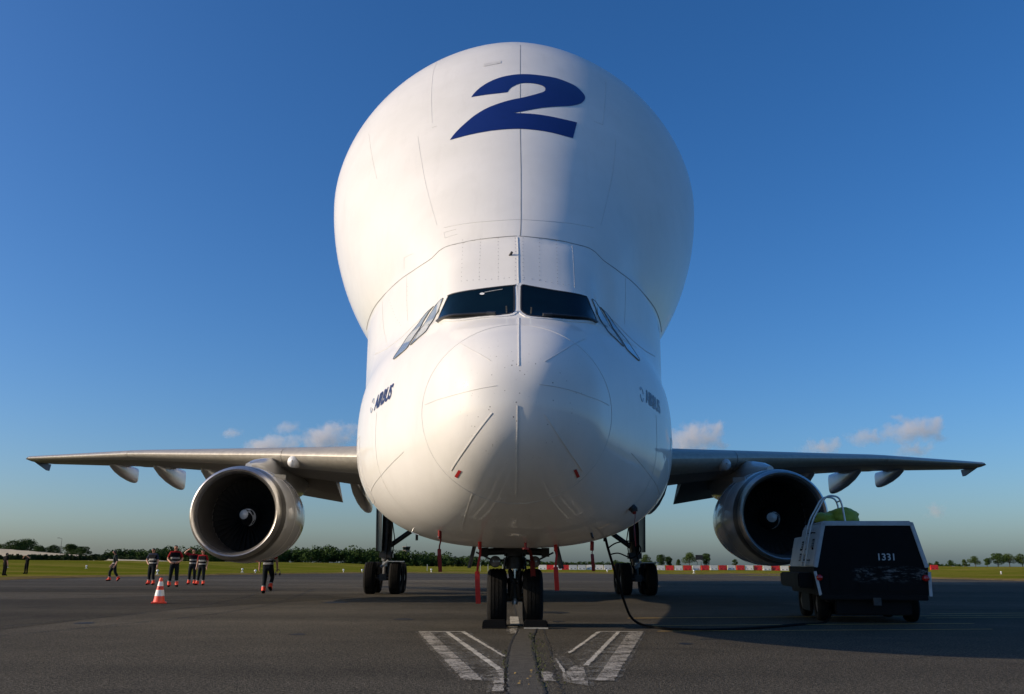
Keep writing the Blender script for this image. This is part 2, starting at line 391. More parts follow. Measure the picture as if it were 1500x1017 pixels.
def field(x, y, z):
    a, b, u = lobes(x, y, z)
    return smin(smin(a, b, np.where(y < 12.3, .10, .10+.25*np.clip((y-12.3)/2, 0, 1))), u, .015)
polar_z = tab((10,2.96),(11,3.0),(12,3.3),(14,4.2),(17,5.0),(20,5.6),(40,6.2),(63,9.1), sig=.2)
def ring(y, th):
    """radius of the hull at station y for angles th (0 = up)"""
    zc = polar_z(y)
    lo = np.zeros_like(th); hi = np.full_like(th, 9.5)
    for _ in range(40):
        mid = (lo+hi)/2
        ins = field(mid*np.sin(th), np.full_like(th, y), zc+mid*np.cos(th)) < 0
        lo = np.where(ins, mid, lo); hi = np.where(ins, hi, mid)
    return lo, zc
# ----------------------------------------------------------------
NUMERAL = [(-1.208,8.571),(-1.154,8.691),(-1.060,8.847),(-0.926,9.034),(-0.770,9.226),(-0.569,9.407),(-0.345,9.545),(-0.097,9.664),(0.112,9.743),(0.324,9.857),(0.475,9.957),(0.553,10.030),(0.570,10.102),(0.558,10.173),(0.485,10.243),(0.356,10.284),(0.205,10.288),(0.075,10.257),(-0.032,10.174),(-0.118,10.073),(-0.170,9.936),(-0.349,9.908),(-0.581,9.886),(-0.867,9.855),(-0.808,9.997),(-0.697,10.177),(-0.528,10.357),(-0.314,10.506),(-0.096,10.591),(0.101,10.634),(0.322,10.646),(0.564,10.632),(0.808,10.603),(1.026,10.514),(1.199,10.401),(1.319,10.212),(1.363,10.065),(1.342,9.937),(1.264,9.793),(1.148,9.691),(0.992,9.608),(0.734,9.525),(0.480,9.436),(0.271,9.346),(0.066,9.261),(-0.077,9.221),(0.106,9.216),(0.350,9.211),(0.615,9.183),(0.861,9.148),(1.135,9.114),(1.026,8.607),(0.835,8.639),(0.596,8.686),(0.338,8.714),(0.061,8.725),(-0.215,8.712),(-0.492,8.687),(-0.809,8.642),(-1.047,8.600)]
WIND_A = [(-1.145,4.465),(-1.055,4.590),(-0.985,4.764),(-0.960,4.789),(-0.561,4.819),(-0.080,4.855),(-0.060,4.823),(-0.058,4.402),(-0.082,4.346),(-0.145,4.309),(-0.461,4.297),(-0.867,4.312)]
WIND_B = [(0.038,4.812),(0.056,4.865),(0.185,4.848),(0.518,4.803),(0.921,4.777),(0.973,4.757),(1.023,4.590),(1.098,4.410),(0.817,4.300),(0.487,4.270),(0.169,4.274),(0.083,4.313),(0.041,4.368),(0.030,4.423)]
SIDE_A = [(-1.062,4.797),(-1.096,4.802),(-1.180,4.843),(-1.253,4.808),(-1.358,4.686),(-1.449,4.472),(-1.504,4.275),(-1.557,4.147),(-1.433,4.205),(-1.303,4.307),(-1.267,4.461),(-1.185,4.650),(-1.101,4.676),(-1.054,4.770)]
SIDE_B = [(-1.239,4.844),(-1.395,4.803),(-1.526,4.662),(-1.662,4.493),(-1.747,4.285),(-1.863,4.058),(-1.616,4.109),(-1.561,4.203),(-1.497,4.372),(-1.411,4.652),(-1.309,4.789)]
SEAM = [(-0.015,5.893),(-0.241,5.882),(-0.500,5.877),(-0.710,5.871),(-0.847,5.857),(-0.998,5.852),(-1.107,5.843),(-1.216,5.799),(-1.325,5.709),(-1.478,5.671),(-1.675,5.678),(-1.896,5.724),(-2.084,5.739),(-2.264,5.729),(-2.416,5.704),(-2.568,5.689),(-2.703,5.665),(-2.814,5.645),(-2.946,5.619)]
BROW_LOW = [(-2.521,4.741),(-2.282,4.625),(-2.095,4.564),(-1.867,4.563),(-1.615,4.675),(-1.414,4.777),(-1.223,4.841)]
RADOME_EDGE = [(-0.033,4.038),(0.085,4.030),(0.201,4.003),(0.313,3.964),(0.420,3.914),(0.523,3.856),(0.620,3.792),(0.711,3.723),(0.796,3.649),(0.875,3.574),(0.947,3.495),(1.011,3.414),(1.068,3.330),(1.114,3.239),(1.148,3.143),(1.167,3.039),(1.172,2.928),(1.162,2.814),(1.139,2.701),(1.105,2.589),(1.060,2.482),(1.007,2.381),(0.945,2.287),(0.876,2.200),(0.799,2.122),(0.716,2.052),(0.625,1.990),(0.529,1.938),(0.428,1.895),(0.321,1.861),(0.210,1.837),(0.096,1.822),(-0.019,1.817),(-0.136,1.822),(-0.250,1.835),(-0.363,1.859),(-0.471,1.892),(-0.575,1.935),(-0.673,1.987),(-0.766,2.049),(-0.852,2.120),(-0.931,2.199),(-1.003,2.287),(-1.066,2.382),(-1.121,2.485),(-1.166,2.593),(-1.201,2.706),(-1.224,2.821),(-1.235,2.937),(-1.232,3.049),(-1.214,3.155),(-1.184,3.256),(-1.142,3.351),(-1.087,3.438),(-1.024,3.519),(-0.951,3.595),(-0.871,3.667),(-0.785,3.736),(-0.692,3.802),(-0.594,3.862),(-0.490,3.918),(-0.381,3.965),(-0.267,4.003),(-0.151,4.028),(-0.033,4.038)]
DIVERTERS = [
[(-0.001,4.231),(-0.012,3.823),(-0.016,3.561),(-0.018,3.325)],
[(-0.033,2.847),(-0.031,2.574),(-0.035,2.289),(-0.029,2.081),(-0.031,1.880)],
[(-0.322,2.766),(-0.487,2.571),(-0.651,2.380),(-0.825,2.192)],
[(0.280,2.753),(0.418,2.565),(0.573,2.380),(0.768,2.186)],
[(-0.270,3.081),(-0.492,3.055),(-0.696,3.033),(-0.913,3.021),(-1.184,3.040)],
[(0.218,3.098),(0.418,3.079),(0.624,3.056),(0.844,3.024),(1.127,3.022)],
[(-0.345,3.399),(-0.462,3.499),(-0.591,3.604),(-0.740,3.753)],
[(0.287,3.390),(0.431,3.504),(0.613,3.666),(0.842,3.905)],
[(-0.571,1.925),(-0.659,1.758),(-0.744,1.598),(-0.828,1.448)]]
TAGS = [
[(-0.727,2.188),(-0.693,2.171),(-0.751,2.106),(-0.785,2.124)],
[(0.650,2.181),(0.684,2.198),(0.739,2.127),(0.705,2.109)]]
BULGE_LINES = [
[(0.108,12.254),(0.088,10.914),(0.074,9.589),(0.064,8.500),(0.065,7.512),(0.055,6.623),(0.051,6.258),(0.037,5.895)],
[(-0.005,5.865),(0.002,5.525),(-0.000,5.179),(0.006,4.858)],
[(-1.737,11.890),(-1.753,11.153),(-1.692,10.211),(-1.596,9.226)],
[(1.906,11.008),(1.778,10.056),(1.654,9.234)],
[(-3.039,9.753),(-2.813,8.827),(-2.618,8.127)],
[(-1.853,8.909),(-1.702,8.086),(-1.534,7.307),(-1.291,6.380)],
[(1.881,8.873),(1.738,7.966),(1.557,7.186),(1.360,6.439)],
[(-1.168,6.271),(-0.834,6.264),(-0.403,6.249),(0.040,6.258),(0.444,6.265),(0.883,6.297),(1.229,6.322)],
[(0.831,5.806),(0.829,5.497),(0.819,5.213),(0.809,4.914)],
[(-1.491,9.082),(-1.584,9.071)],
[(1.479,9.272),(1.654,9.234)],
[(-1.160,6.162),(-0.961,6.174)],
[(-1.160,6.162),(-1.130,6.034)],
[(-1.130,6.034),(-0.933,6.062)],
[(-1.877,6.048),(-1.689,5.984)],
[(-1.877,6.048),(-1.873,5.853)],
[(-1.803,5.676),(-1.777,5.234),(-1.743,4.861)],
[(-2.384,5.664),(-2.312,5.106),(-2.167,4.655)],
[(1.793,5.700),(1.767,5.254),(1.727,4.817)]]
RIVET_ROWS = [
[(-0.839,5.911),(-0.826,5.478),(-0.813,5.032)],
[(-0.563,5.886),(-0.558,5.434),(-0.554,4.995)],
[(-0.293,5.865),(-0.287,5.405),(-0.281,4.970)],
[(-0.036,5.850),(-0.039,5.316),(-0.041,4.899)],
[(0.078,5.853),(0.070,5.319),(0.064,4.902)],
[(0.326,5.862),(0.310,5.345),(0.306,4.924)],
[(0.589,5.861),(0.573,5.377),(0.561,4.927)],
[(-0.813,5.032),(-0.555,5.022),(-0.282,5.010),(-0.050,5.032)],
[(0.085,5.023),(0.299,4.991),(0.562,4.955),(0.894,4.960)],
[(-1.775,5.468),(-1.777,5.234),(-1.743,4.861)],
[(-2.199,5.528),(-2.015,5.101),(-1.835,4.791)]]
PROBES = [
[(-1.122,1.539)],
[(-0.543,1.403)],
[(0.638,1.380)],
[(1.120,1.540)],
[(1.691,1.907)],
[]]
# ------------------------------------------------------------------ ground
def sheet(name, poly, z, m, kind='structure', label=None):
    mb = MB(); mb.add([(x, y, z) for x, y in poly], [tuple(range(len(poly)))])
    o = mb.build(name, m); o['kind'] = kind
    for p in o.data.polygons:
        if p.normal.z < 0: p.flip()
    return o
def ss(a): a = np.clip(a, 0, 1); return a*a*(3-2*a)
def field_z(x, y):
    x = np.asarray(x, float); y = np.asarray(y, float)
    left = 1.42*ss((y-86)/90)*ss((-x-38)/45)
    right = 1.15*ss((y-100)/90)*ss((x-75)/60)
    bump = .05*np.sin(x*.21+y*.13)+.04*np.sin(x*.09-y*.31)
    return -.012+left+right+bump*ss((y-95)/30)
def grass_field():
    xs = np.concatenate([[-9000, -3000, -1200, -600], np.arange(-400, 401, 8), [600, 1200, 3000, 9000]])
    ys = np.concatenate([[-600, -200, -60], np.arange(40, 420, 6), [500, 700, 1200, 3000, 9000, 16000]])
    X, Y = np.meshgrid(xs, ys); Z = field_z(X, Y)
    n = len(xs)
    me = bpy.data.meshes.new('grass_field')
    me.from_pydata(np.stack([X, Y, Z], -1).reshape(-1, 3).tolist(), [],
                   [(j*n+i, j*n+i+1, (j+1)*n+i+1, (j+1)*n+i) for j in range(len(ys)-1) for i in range(n-1)])
    for p in me.polygons: p.use_smooth = True
    return tag(mesh_obj('grass_field', me, M['grass']), kind='structure')
grass_field()
EDGE = [(-31, 40), (-31.2, 56), (-31.6, 64), (-30, 72), (-26.7, 82), (-22, 95), (-16, 108), (-6, 117), (8, 122), (22, 125), (30, 124), (37, 112), (39.5, 96), (40.6, 84), (42.2, 74), (45, 60), (50, 45)]
def smooth_line(pts, n=8):
    out = []
    P = [Vector((*p, 0)) for p in pts]
    for i in range(len(P)-1):
        a, b, c, d = P[max(i-1, 0)], P[i], P[i+1], P[min(i+2, len(P)-1)]
        for k in range(n):
            t = k/n
            q = .5*((2*b)+(c-a)*t+(2*a-5*b+4*c-d)*t*t+(3*b-a-3*c+d)*t**3)
            out.append((q.x, q.y))
    return out+[pts[-1]]
edge = smooth_line(EDGE)
edge = [(x+random.uniform(-.15, .15), y+random.uniform(-.25, .25)) for x, y in edge]
sheet('apron', [(-31, -80)]+edge+[(50, -80)], .0, M['asphalt'])
def verge():
    mb = MB(); v = []; prof = [(-.5, .008), (.0, .06), (.8, .11), (2.4, .08), (4.2, -.05)]
    for i, (x, y) in enumerate(edge):
        a = Vector(edge[max(i-1, 0)]); b = Vector(edge[min(i+1, len(edge)-1)]); d = (b-a).normalized(); n = Vector((-d.y, d.x))
        for u, h in prof:
            u2 = u+random.uniform(-.25, .25)*(u <= 0); q = Vector((x, y))+n*u2
            v.append((q.x, q.y, h*random.uniform(.6, 1.3) if h > .02 else h))
    k = len(prof)
    mb.add(v, [(i*k+j, i*k+j+1, (i+1)*k+j+1, (i+1)*k+j) for i in range(len(edge)-1) for j in range(k-1)])
    return tag(mb.build('verge', M['verge'], smooth=80), kind='structure')
verge()
def ribbon_flat(name, pts, wd, z, m, jit=0, kind='structure'):
    mb = MB(); v = []
    for i, p in enumerate(pts):
        a = Vector(pts[max(i-1, 0)]); b = Vector(pts[min(i+1, len(pts)-1)]); d = (b-a).normalized(); n = Vector((-d.y, d.x))
        q = Vector(p)+n*random.uniform(-jit, jit); h = wd/2*random.uniform(.6, 1.4) if jit else wd/2
        v += [(*(q+n*h), z), (*(q-n*h), z)]
    mb.add(v, [(2*i, 2*i+1, 2*i+3, 2*i+2) for i in range(len(pts)-1)])
    o = mb.build(name, m); o['kind'] = kind
    for p in o.data.polygons:
        if p.normal.z < 0: p.flip()
    return o
def lerp_pts(pts, step):
    out = []
    for a, b in zip(pts, pts[1:]):
        a, b = Vector(a), Vector(b); n = max(1, int((b-a).length/step))
        out += [tuple(a.lerp(b, i/n)) for i in range(n)]
    return out+[pts[-1]]
ribbon_flat('joint_strip', lerp_pts([(.02, 2), (.02, 9), (.04, 11), (.12, 14), (.24, 16.2), (.3, 40), (.3, 110)], .6), .33, .004, M['repair'])
ribbon_flat('crack', lerp_pts([(-.14, 2), (-.15, 8.9), (-.14, 10.7), (-.1, 12.4), (-.03, 14.1), (.1, 16.1), (.14, 40)], .07), .022, .008, M['crack'], .012)
ribbon_flat('crack', lerp_pts([(.19, 2), (.18, 8.9), (.19, 10.4), (.2, 12), (.26, 14.1), (.4, 16.1), (.46, 40)], .07), .022, .008, M['crack'], .012)
ribbon_flat('crack', lerp_pts([(.30, 2), (.33, 9), (.42, 12), (.52, 16)], .09), .012, .008, M['crack'], .02)
for yy, x0, x1, wd in ((30.5, -30, 40, .05), (44.0, -30, 41, .07), (57, -30, 42, .06), (70, -29, 40, .08), (88, -22, 39, .1), (26, -30, -3, .03), (23.5, -31, 0, .05)):
    ribbon_flat('apron_joint', lerp_pts([(x0, yy+random.uniform(-.3, .3)), (x1, yy+random.uniform(-.3, .3))], .8), wd, .004, M['crack'], .02)
def wander(x, y, dx, dy, n, j):
    out = []
    for k in range(n):
        out.append((x, y)); x += dx+random.gauss(0, j); y += dy+random.gauss(0, j)
    return out
for a in ((-7.5, 11.5, .16, .05, 34, .06), (3.2, 10.6, .15, .07, 40, .06), (-6, 19, .2, -.03, 26, .07), (-14, 23, .25, .06, 40, .08), (5, 13.4, .2, .0, 40, .05)):
    ribbon_flat('crack', wander(*a), .014, .006, M['crack'], .006)
M['oil'] = mat('oil_stain', (.020, .019, .018), .6, 0, .3, 4, spec=.12)
for x, y, s in ((-2.2, 18.6, .22), (1.0, 21.5, .35), (-3.4, 14.6, .12), (-5.0, 26.5, .4), (2.4, 13.2, .10), (-7.8, 17.0, .16), (.9, 18.1, .14)):
    sheet('oil_stain', [(x+s*math.cos(q)*random.uniform(.6, 1.25), y+s*1.6*math.sin(q)*random.uniform(.6, 1.25)) for q in np.linspace(0, 6.28, 15)[:-1]], .0032, M['oil'])
M['tyre_mark'] = worn_paint('tyre_mark', (.016, .016, .015), .47)
for pts, wd in (([(-30, 29.2), (-8, 28.6), (12, 28.9), (34, 30.5)], .30), ([(-30, 30.6), (-8, 29.9), (12, 30.2), (34, 31.9)], .30), ([(-12, 8), (-9, 15), (-8, 24), (-10, 40)], .22), ([(-10.4, 8), (-7.4, 15), (-6.4, 24), (-8.4, 40)], .22)):
    ribbon_flat('tyre_mark', smooth_line(pts, 20), wd, .0065, M['tyre_mark'])
# darker and lighter resurfaced areas of the apron
M['asphalt_patch'] = asphalt('asphalt_patch', .68)
M['asphalt_pale'] = asphalt('asphalt_pale', 1.3)
sheet('apron_patch', [(-30, 33.2), (-9.5, 34.4), (-9.2, 38.6), (-30, 37.6)], .0035, M['asphalt_patch'])
sheet('apron_patch', [(-20, 14), (-8.4, 15.0), (-8.3, 18.0), (-8.0, 22.0), (-6.6, 25.7), (-5.0, 30.0), (-6.7, 33.0), (-10.5, 31.8), (-14.6, 27.5), (-20, 24.5)], .0035, M['asphalt_patch'])
sheet('apron_patch', [(-28, 57.4), (30, 57.6), (33, 66), (-29, 65)], .0035, M['asphalt_pale'])
sheet('apron_patch', [(8, 24), (34, 26), (36, 29), (8, 27.5)], .0035, M['asphalt_pale'])
Q = 'painted_marking'
for poly, m in [([(-1.56, 15.12), (-1.36, 15.12), (-.36, 8.93), (-.55, 8.93)], 'paint_faint'),
                ([(-1.36, 15.12), (-1.13, 15.14), (-.25, 9.83), (-.2, 8.93), (-.36, 8.93)], 'paint_thin'),
                ([(-1.13, 15.15), (-1.06, 15.15), (-.17, 9.83), (-.25, 9.83)], 'paint_strong'),
                ([(-1.06, 15.15), (-.87, 15.15), (-.18, 11.22), (-.17, 9.83)], 'paint_thin'),
                ([(-.87, 15.16), (-.79, 15.16), (-.14, 11.16), (-.18, 11.22)], 'paint_strong'),
                ([(2.14, 15.35), (1.90, 15.34), (.70, 8.97), (.88, 8.97)], 'paint_faint'),
                ([(1.90, 15.34), (1.76, 15.33), (.76, 10.26), (.60, 8.97), (.70, 8.97)], 'paint_thin'),
                ([(1.69, 15.32), (1.43, 15.31), (.67, 11.67), (.70, 10.26)], 'paint_thin'),
                ([(1.69, 15.32), (1.76, 15.33), (.76, 10.26), (.70, 10.26)], 'paint_strong'),
                ([(1.36, 15.3), (1.43, 15.31), (.67, 11.67), (.63, 11.67)], 'paint_strong'),
                ([(-.30, 9.75), (-.17, 9.9), (-.17, 9.2), (-.175, 8.2), (-.27, 8.2), (-.26, 8.9)], 'paint_faint'),
                ([(.42, 9.5), (.52, 9.9), (.60, 10.25), (.69, 10.2), (.66, 9.4), (.60, 8.6), (.50, 8.7), (.40, 8.9)], 'paint_faint'), ([(.40, 11.2), (.47, 11.5), (.60, 11.1), (.62, 10.4), (.50, 10.2), (.42, 10.5)], 'paint_thin'),
                ([(.21, 9.62), (.27, 9.7), (.34, 9.5), (.30, 9.2), (.33, 8.9), (.22, 8.95)], 'paint_faint'),
                ([(.43, 11.0), (.455, 11.0), (.48, 8.8), (.45, 8.8)], 'paint_strong'),
                ([(-.08, 16.6), (.08, 16.6), (.03, 14.9), (-.06, 14.9)], 'paint_faint'),
                ([(-.04, 19.6), (.14, 19.6), (.12, 16.9), (-.05, 16.9)], 'paint_strong')]:
    cx = sum(p[0] for p in poly)/len(poly); cy = sum(p[1] for p in poly)/len(poly)
    if m != 'paint_thin':
        halo = []
        for x, y in poly:
            halo.append((x+(.055 if x > cx+(y-cy)*(.165 if cx > .5 else -.165 if cx < -.25 else 0) else -.055), y+(.06 if y > cy else -.02)))
        sheet(Q, halo, .008, M['paint_thin'])
    rag = []
    for (x0, y0), (x1, y1) in zip(poly, poly[1:]+poly[:1]):
        n = max(1, int(math.hypot(x1-x0, y1-y0)/.06))
        rag += [(x0+(x1-x0)*k/n+random.uniform(-.009, .009), y0+(y1-y0)*k/n+random.uniform(-.02, .02)) for k in range(n)]
    sheet(Q, rag, .012, M[m])
sheet(Q, [(-1.55, 15.22), (-.8, 15.24), (-.8, 15.17), (-1.55, 15.14)], .012, M['paint_strong'])
sheet(Q, [(1.40, 15.42), (2.15, 15.46), (2.15, 15.38), (1.40, 15.34)], .012, M['paint_strong'])
for a, b, wd in (((2.4, 19.2), (13, 21.4), .10), ((2.5, 16.9), (9, 18.0), .09), ((2.4, 15.5), (8.5, 16.4), .07), ((8.9, 19.8), (14, 20.8), .09), ((9.8, 21.5), (16, 23), .1)):
    ribbon_flat(Q, lerp_pts([a, b], .5), wd, .012, M['paint_yellow'])
for _ in range(9):
    x, y = random.uniform(-.08, .12), random.uniform(8.6, 9.9); s = random.uniform(.006, .015)
    sheet(Q, [(x-s, y-s*3), (x+s, y-s*2), (x+s*.7, y+s*3), (x-s*.8, y+s*2)], .012, M['paint_yellow'])
def weeds():
    mb = MB()
    for _ in range(420):
        side = random.random()
        y = random.uniform(8.4, 15) if side < .8 else random.uniform(9, 12)
        x = (.2+random.gauss(0, .03)+(y-9)*.012) if side < .55 else (.36+random.gauss(0, .07) if side < .85 else -.15+random.gauss(0, .02))
        h = random.uniform(.008, .03); a = random.uniform(0, 6.3); wd = random.uniform(.004, .010)
        dx, dy = math.cos(a)*wd, math.sin(a)*wd; lx, ly = random.uniform(-.02, .02), random.uniform(-.02, .02)
        mb.add([(x-dx, y-dy, .004), (x+dx, y+dy, .004), (x+lx, y+ly, h)], [(0, 1, 2)])
    tag(mb.build('weeds', M['weed']), kind='stuff')
weeds()
# ------------------------------------------------------------------ aircraft
PLANE = empty('cargo_plane', (0, 16.8, 0), label='white cargo jet with a huge bulging upper hull and a blue numeral on its forehead', cat='cargo plane')
BASE = Vector((0, 16.8, 0))
def put(mb, name, mats, parent=None, smooth=None, bevel=0):
    """link a part drawn in world metres: directly under the aircraft it is shifted back by the aircraft's base"""
    o = mb.build(name, mats, parent or PLANE, smooth, bevel)
    if parent is None: o.location = -BASE
    return o
def put_me(name, me, mats, parent=None):
    o = mesh_obj(name, me, mats, parent or PLANE)
    if parent is None: o.location = -BASE
    return o
def hull():
    t = np.linspace(0, 1, 90)[1:]
    ys = np.concatenate([NOSE+3*t**2, np.arange(13.05, 19, .06), np.arange(19, 24, .25), np.arange(24, 63.1, 1.0)])
    nt_ = 480; th = np.linspace(-np.pi, np.pi, nt_+1)[:-1]
    V = [(0, NOSE, 2.96)]
    for y in ys:
        r, zc = ring(y, th)
        V += list(zip(r*np.sin(th), np.full(nt_, y), zc+r*np.cos(th)))
    V = np.array(V); n = len(ys)
    F = [(0, 1+(j+1) % nt_, 1+j) for j in range(nt_)]
    for i in range(n-1):
        a, b = 1+i*nt_, 1+(i+1)*nt_
        F += [(a+j, a+(j+1) % nt_, b+(j+1) % nt_, b+j) for j in range(nt_)]
    F.append(tuple(1+(n-1)*nt_+j for j in range(nt_)))
    me = bpy.data.meshes.new('hull'); me.from_pydata(V.tolist(), [], F)
    bm = bmesh.new(); bm.from_mesh(me); bmesh.ops.recalc_face_normals(bm, faces=bm.faces[:]); bm.to_mesh(me); bm.free()
    for p in me.polygons: p.use_smooth = True
    nrm = np.zeros(len(V)*3); me.vertices.foreach_get('normal', nrm); nrm = nrm.reshape(-1, 3)
    tree = BVHTree.FromPolygons(V.tolist(), F)
    # split into radome, lower hull and cargo bulge, keeping the shading continuous
    cen = np.array([V[list(f)].mean(0) for f in F])
    a, b, u = lobes(cen[:, 0], cen[:, 1], cen[:, 2])
    ang = np.stack([(cen[:, 0]+.02)/1.21, (cen[:, 2]-2.93)/1.11], -1)
    rad = (np.hypot(ang[:, 0], ang[:, 1]) < 1) & (cen[:, 1] < 11.6)
    part = np.where(rad, 0, np.where((u < np.minimum(a, b)+.002) & (cen[:, 1] > 12.55), 2, 1))
    for k, (nm, m) in enumerate((('radome', M['radome']), ('lower_fuselage', M['white']), ('cargo_bulge', M['white']))):
        idx = np.where(part == k)[0]
        used = np.unique(np.concatenate([np.array(F[i]) for i in idx])); remap = {v: i for i, v in enumerate(used)}
        mm = bpy.data.meshes.new(nm)
        mm.from_pydata(V[used].tolist(), [], [tuple(remap[v] for v in me.polygons[i].vertices) for i in idx])
        for p in mm.polygons: p.use_smooth = True
        mm.normals_split_custom_set_from_vertices(nrm[used].tolist())
        put_me(nm, mm, m)
    bpy.data.meshes.remove(me)
    return tree
HULL = hull()
def front(x, z):
    h = HULL.ray_cast(Vector((x, 5, z)), Vector((0, 1, 0)))
    return (h[0], h[1] if h[1].y < 0 else -h[1]) if h[0] else (None, None)
def side(y, z, s):
    h = HULL.ray_cast(Vector((s*9, y, z)), Vector((-s, 0, 0)))
    return (h[0], h[1] if h[1].x*s > 0 else -h[1]) if h[0] else (None, None)
def below(x, y):
    h = HULL.ray_cast(Vector((x, y, -2)), Vector((0, 0, 1)))
    return (h[0], h[1] if h[1].z < 0 else -h[1]) if h[0] else (None, None)
def skin_ribbon(pts, wd, h=.004, step=.05, close=False, proj=front):
    """a strip lying on the hull along a front-view polyline"""
    P = [Vector((*p, 0)) for p in pts]
    line = []
    for i in range(len(P)-1):
        a, b, c, d = P[max(i-1, 0)], P[i], P[i+1], P[min(i+2, len(P)-1)]
        n = max(2, int((c-b).length/step))
        for k in range(n):
            t = k/n; line.append(.5*((2*b)+(c-a)*t+(2*a-5*b+4*c-d)*t*t+(3*b-a-3*c+d)*t**3))
    line.append(P[-1])
    pn = [proj(p.x, p.y) for p in line]; pn = [q for q in pn if q[0] is not None]
    mb = MB(); v = []
    for i, (p, n) in enumerate(pn):
        t = (pn[min(i+1, len(pn)-1)][0]-pn[max(i-1, 0)][0])
        if t.length < 1e-6: t = Vector((1, 0, 0))
        s = t.normalized().cross(n).normalized()*wd/2
        v += [p-s-n*.01, p-s+n*h, p+s+n*h, p+s-n*.01]
    fs = []
    for i in range(len(pn)-1):
        a, b = i*4, i*4+4
        fs += [(a, a+1, b+1, b), (a+1, a+2, b+2, b+1), (a+2, a+3, b+3, b+2)]
    fs += [(0, 1, 2, 3), tuple(len(v)-4+k for k in (3, 2, 1, 0))]
    return mb.add(v, fs)
def cut_grid(bm, step):
    xs = [v.co.x for v in bm.verts]; ys = [v.co.y for v in bm.verts]
    for lo, hi, n in ((min(xs), max(xs), (1, 0, 0)), (min(ys), max(ys), (0, 1, 0))):
        k = lo+step
        while k < hi:
            bmesh.ops.bisect_plane(bm, geom=bm.verts[:]+bm.edges[:]+bm.faces[:], plane_co=Vector(n)*k, plane_no=n); k += step
def decal(outline, step, off, proj, name, m, parent=None, thick=0):
    """a patch cut to an outline and laid on the hull"""
    bm = bmesh.new()
    outs = outline if isinstance(outline[0][0], (tuple, list)) else [outline]
    for ol in outs:
        if isinstance(ol[0], (tuple, list)):
            vs = [bm.verts.new((x, y, 0)) for x, y in ol]
            bmesh.ops.triangulate(bm, faces=[bm.faces.new(vs)])
    cut_grid(bm, step)
    return drape(bm, off, proj, name, m, parent)
def drape(bm, off, proj, name, m, parent=None):
    dead = []
    for v in bm.verts:
        p, n = proj(v.co.x, v.co.y)
        if p is None: dead.append(v)
        else: v.co = p+n*off
    if dead: bmesh.ops.delete(bm, geom=dead, context='VERTS')
    bmesh.ops.recalc_face_normals(bm, faces=bm.faces[:])
    me = bpy.data.meshes.new(name); bm.to_mesh(me); bm.free()
    for p in me.polygons: p.use_smooth = True
    c = me.polygons[len(me.polygons)//2]
    return put_me(name, me, m, parent)
def smooth_closed(pts, n=4):
    out = []; k = len(pts); P = [Vector(p) for p in pts]
    for i in range(k):
        a, b, c, d = P[i-1], P[i], P[(i+1) % k], P[(i+2) % k]
        # keep the sharp corners of the figure
        s0 = (b-a).normalized().dot((c-b).normalized()) < .5; s1 = (c-b).normalized().dot((d-c).normalized()) < .5
        m0 = Vector((0, 0)) if s0 else (c-a)/2; m1 = Vector((0, 0)) if s1 else (d-b)/2
        if s0: m0 = (c-b)*.7
        if s1: m1 = (c-b)*.7
        for j in range(n):
            t = j/n
            q = b*(1+2*t)*(1-t)**2+m0*t*(1-t)**2+c*t*t*(3-2*t)+m1*t*t*(t-1)
            out.append((q.x, q.y))
    return out
tag(decal(smooth_closed(NUMERAL), .09, .006, front, 'numeral', M['blue']), label='large blue numeral 2 on the forehead')
def pane(outline, name, m, sealw, sm='seal'):
    o = decal(outline, .07, .012, front, name, m)
    loop = outline+[outline[0]]
    put(skin_ribbon(loop, sealw, .016, .03), 'window_seal', M[sm], o)
    return o
for ol, lb in ((WIND_A, 'front windshield pane, sunlit side'), (WIND_B, 'front windshield pane, shaded side')):
    o = pane(ol, 'windshield', M['glass'], .022); o['label'] = lb
    xs = [p[0] for p in ol]; zs = [p[1] for p in ol]
    big = [(p[0]+(p[0]-np.mean(xs))*.045, p[1]+(p[1]-np.mean(zs))*.085) for p in ol]
    put(skin_ribbon(big+[big[0]], .05, .010, .04), 'window_frame', M['white'], o)
def inset(pts, d):
    k = len(pts); P = [Vector(p) for p in pts]; out = []
    area = sum(P[i-1].x*P[i].y-P[i].x*P[i-1].y for i in range(k)); sg = 1 if area > 0 else -1
    for i in range(k):
        e0 = (P[i]-P[i-1]).normalized(); e1 = (P[(i+1) % k]-P[i]).normalized()
        n = Vector((-(e0.y+e1.y), e0.x+e1.x))*sg
        n = n.normalized() if n.length > 1e-4 else Vector((0, 0))
        out.append(tuple(P[i]+n*d))
    return out
for s in (1, -1):
    for ol in (SIDE_A, SIDE_B):
        pts = [(p[0]*s-(.01 if s < 0 else 0), p[1]) for p in ol]
        o = pane(inset(pts, .014), 'side_window', M['glass_side'], .006, 'seal_pale')
# wipers lie along the lower edge of each windshield
for pts in ([(-1.12, 4.40), (-.75, 4.33), (-.42, 4.31)], [(1.08, 4.37), (.75, 4.31), (.44, 4.29)]):
    o = put(skin_ribbon(pts, .025, .05, .05), 'wiper', M['black'])
    e = pts[-1]; put(skin_ribbon([(e[0], e[1]), (e[0]*.72, e[1]-.015)], .03, .055, .04), 'wiper_arm', M['strut'], o)
decal([(-.50+.035*math.cos(k*.7854), 4.72+.022*math.sin(k*.7854)) for k in range(8)], .05, .020, front, 'window_white_spot', M['mark_white'])  # small white spot laid on the pane
put(skin_ribbon([(-.47, 4.745), (-.36, 4.765), (-.22, 4.785)], .008, .020, .05), 'window_gleam', M['seam_faint'])  # pale line on the glass, a painted gleam
for x, z in ((-.16, 4.33), (.16, 4.31)):
    p, n = front(x, z); put(MB().tube([p, p+n*.06+Vector((0, 0, .05))], .012, 6), 'rain_probe', M['chrome'])
put(skin_ribbon(SEAM, .015, .004), 'panel_seam', M['seam'])
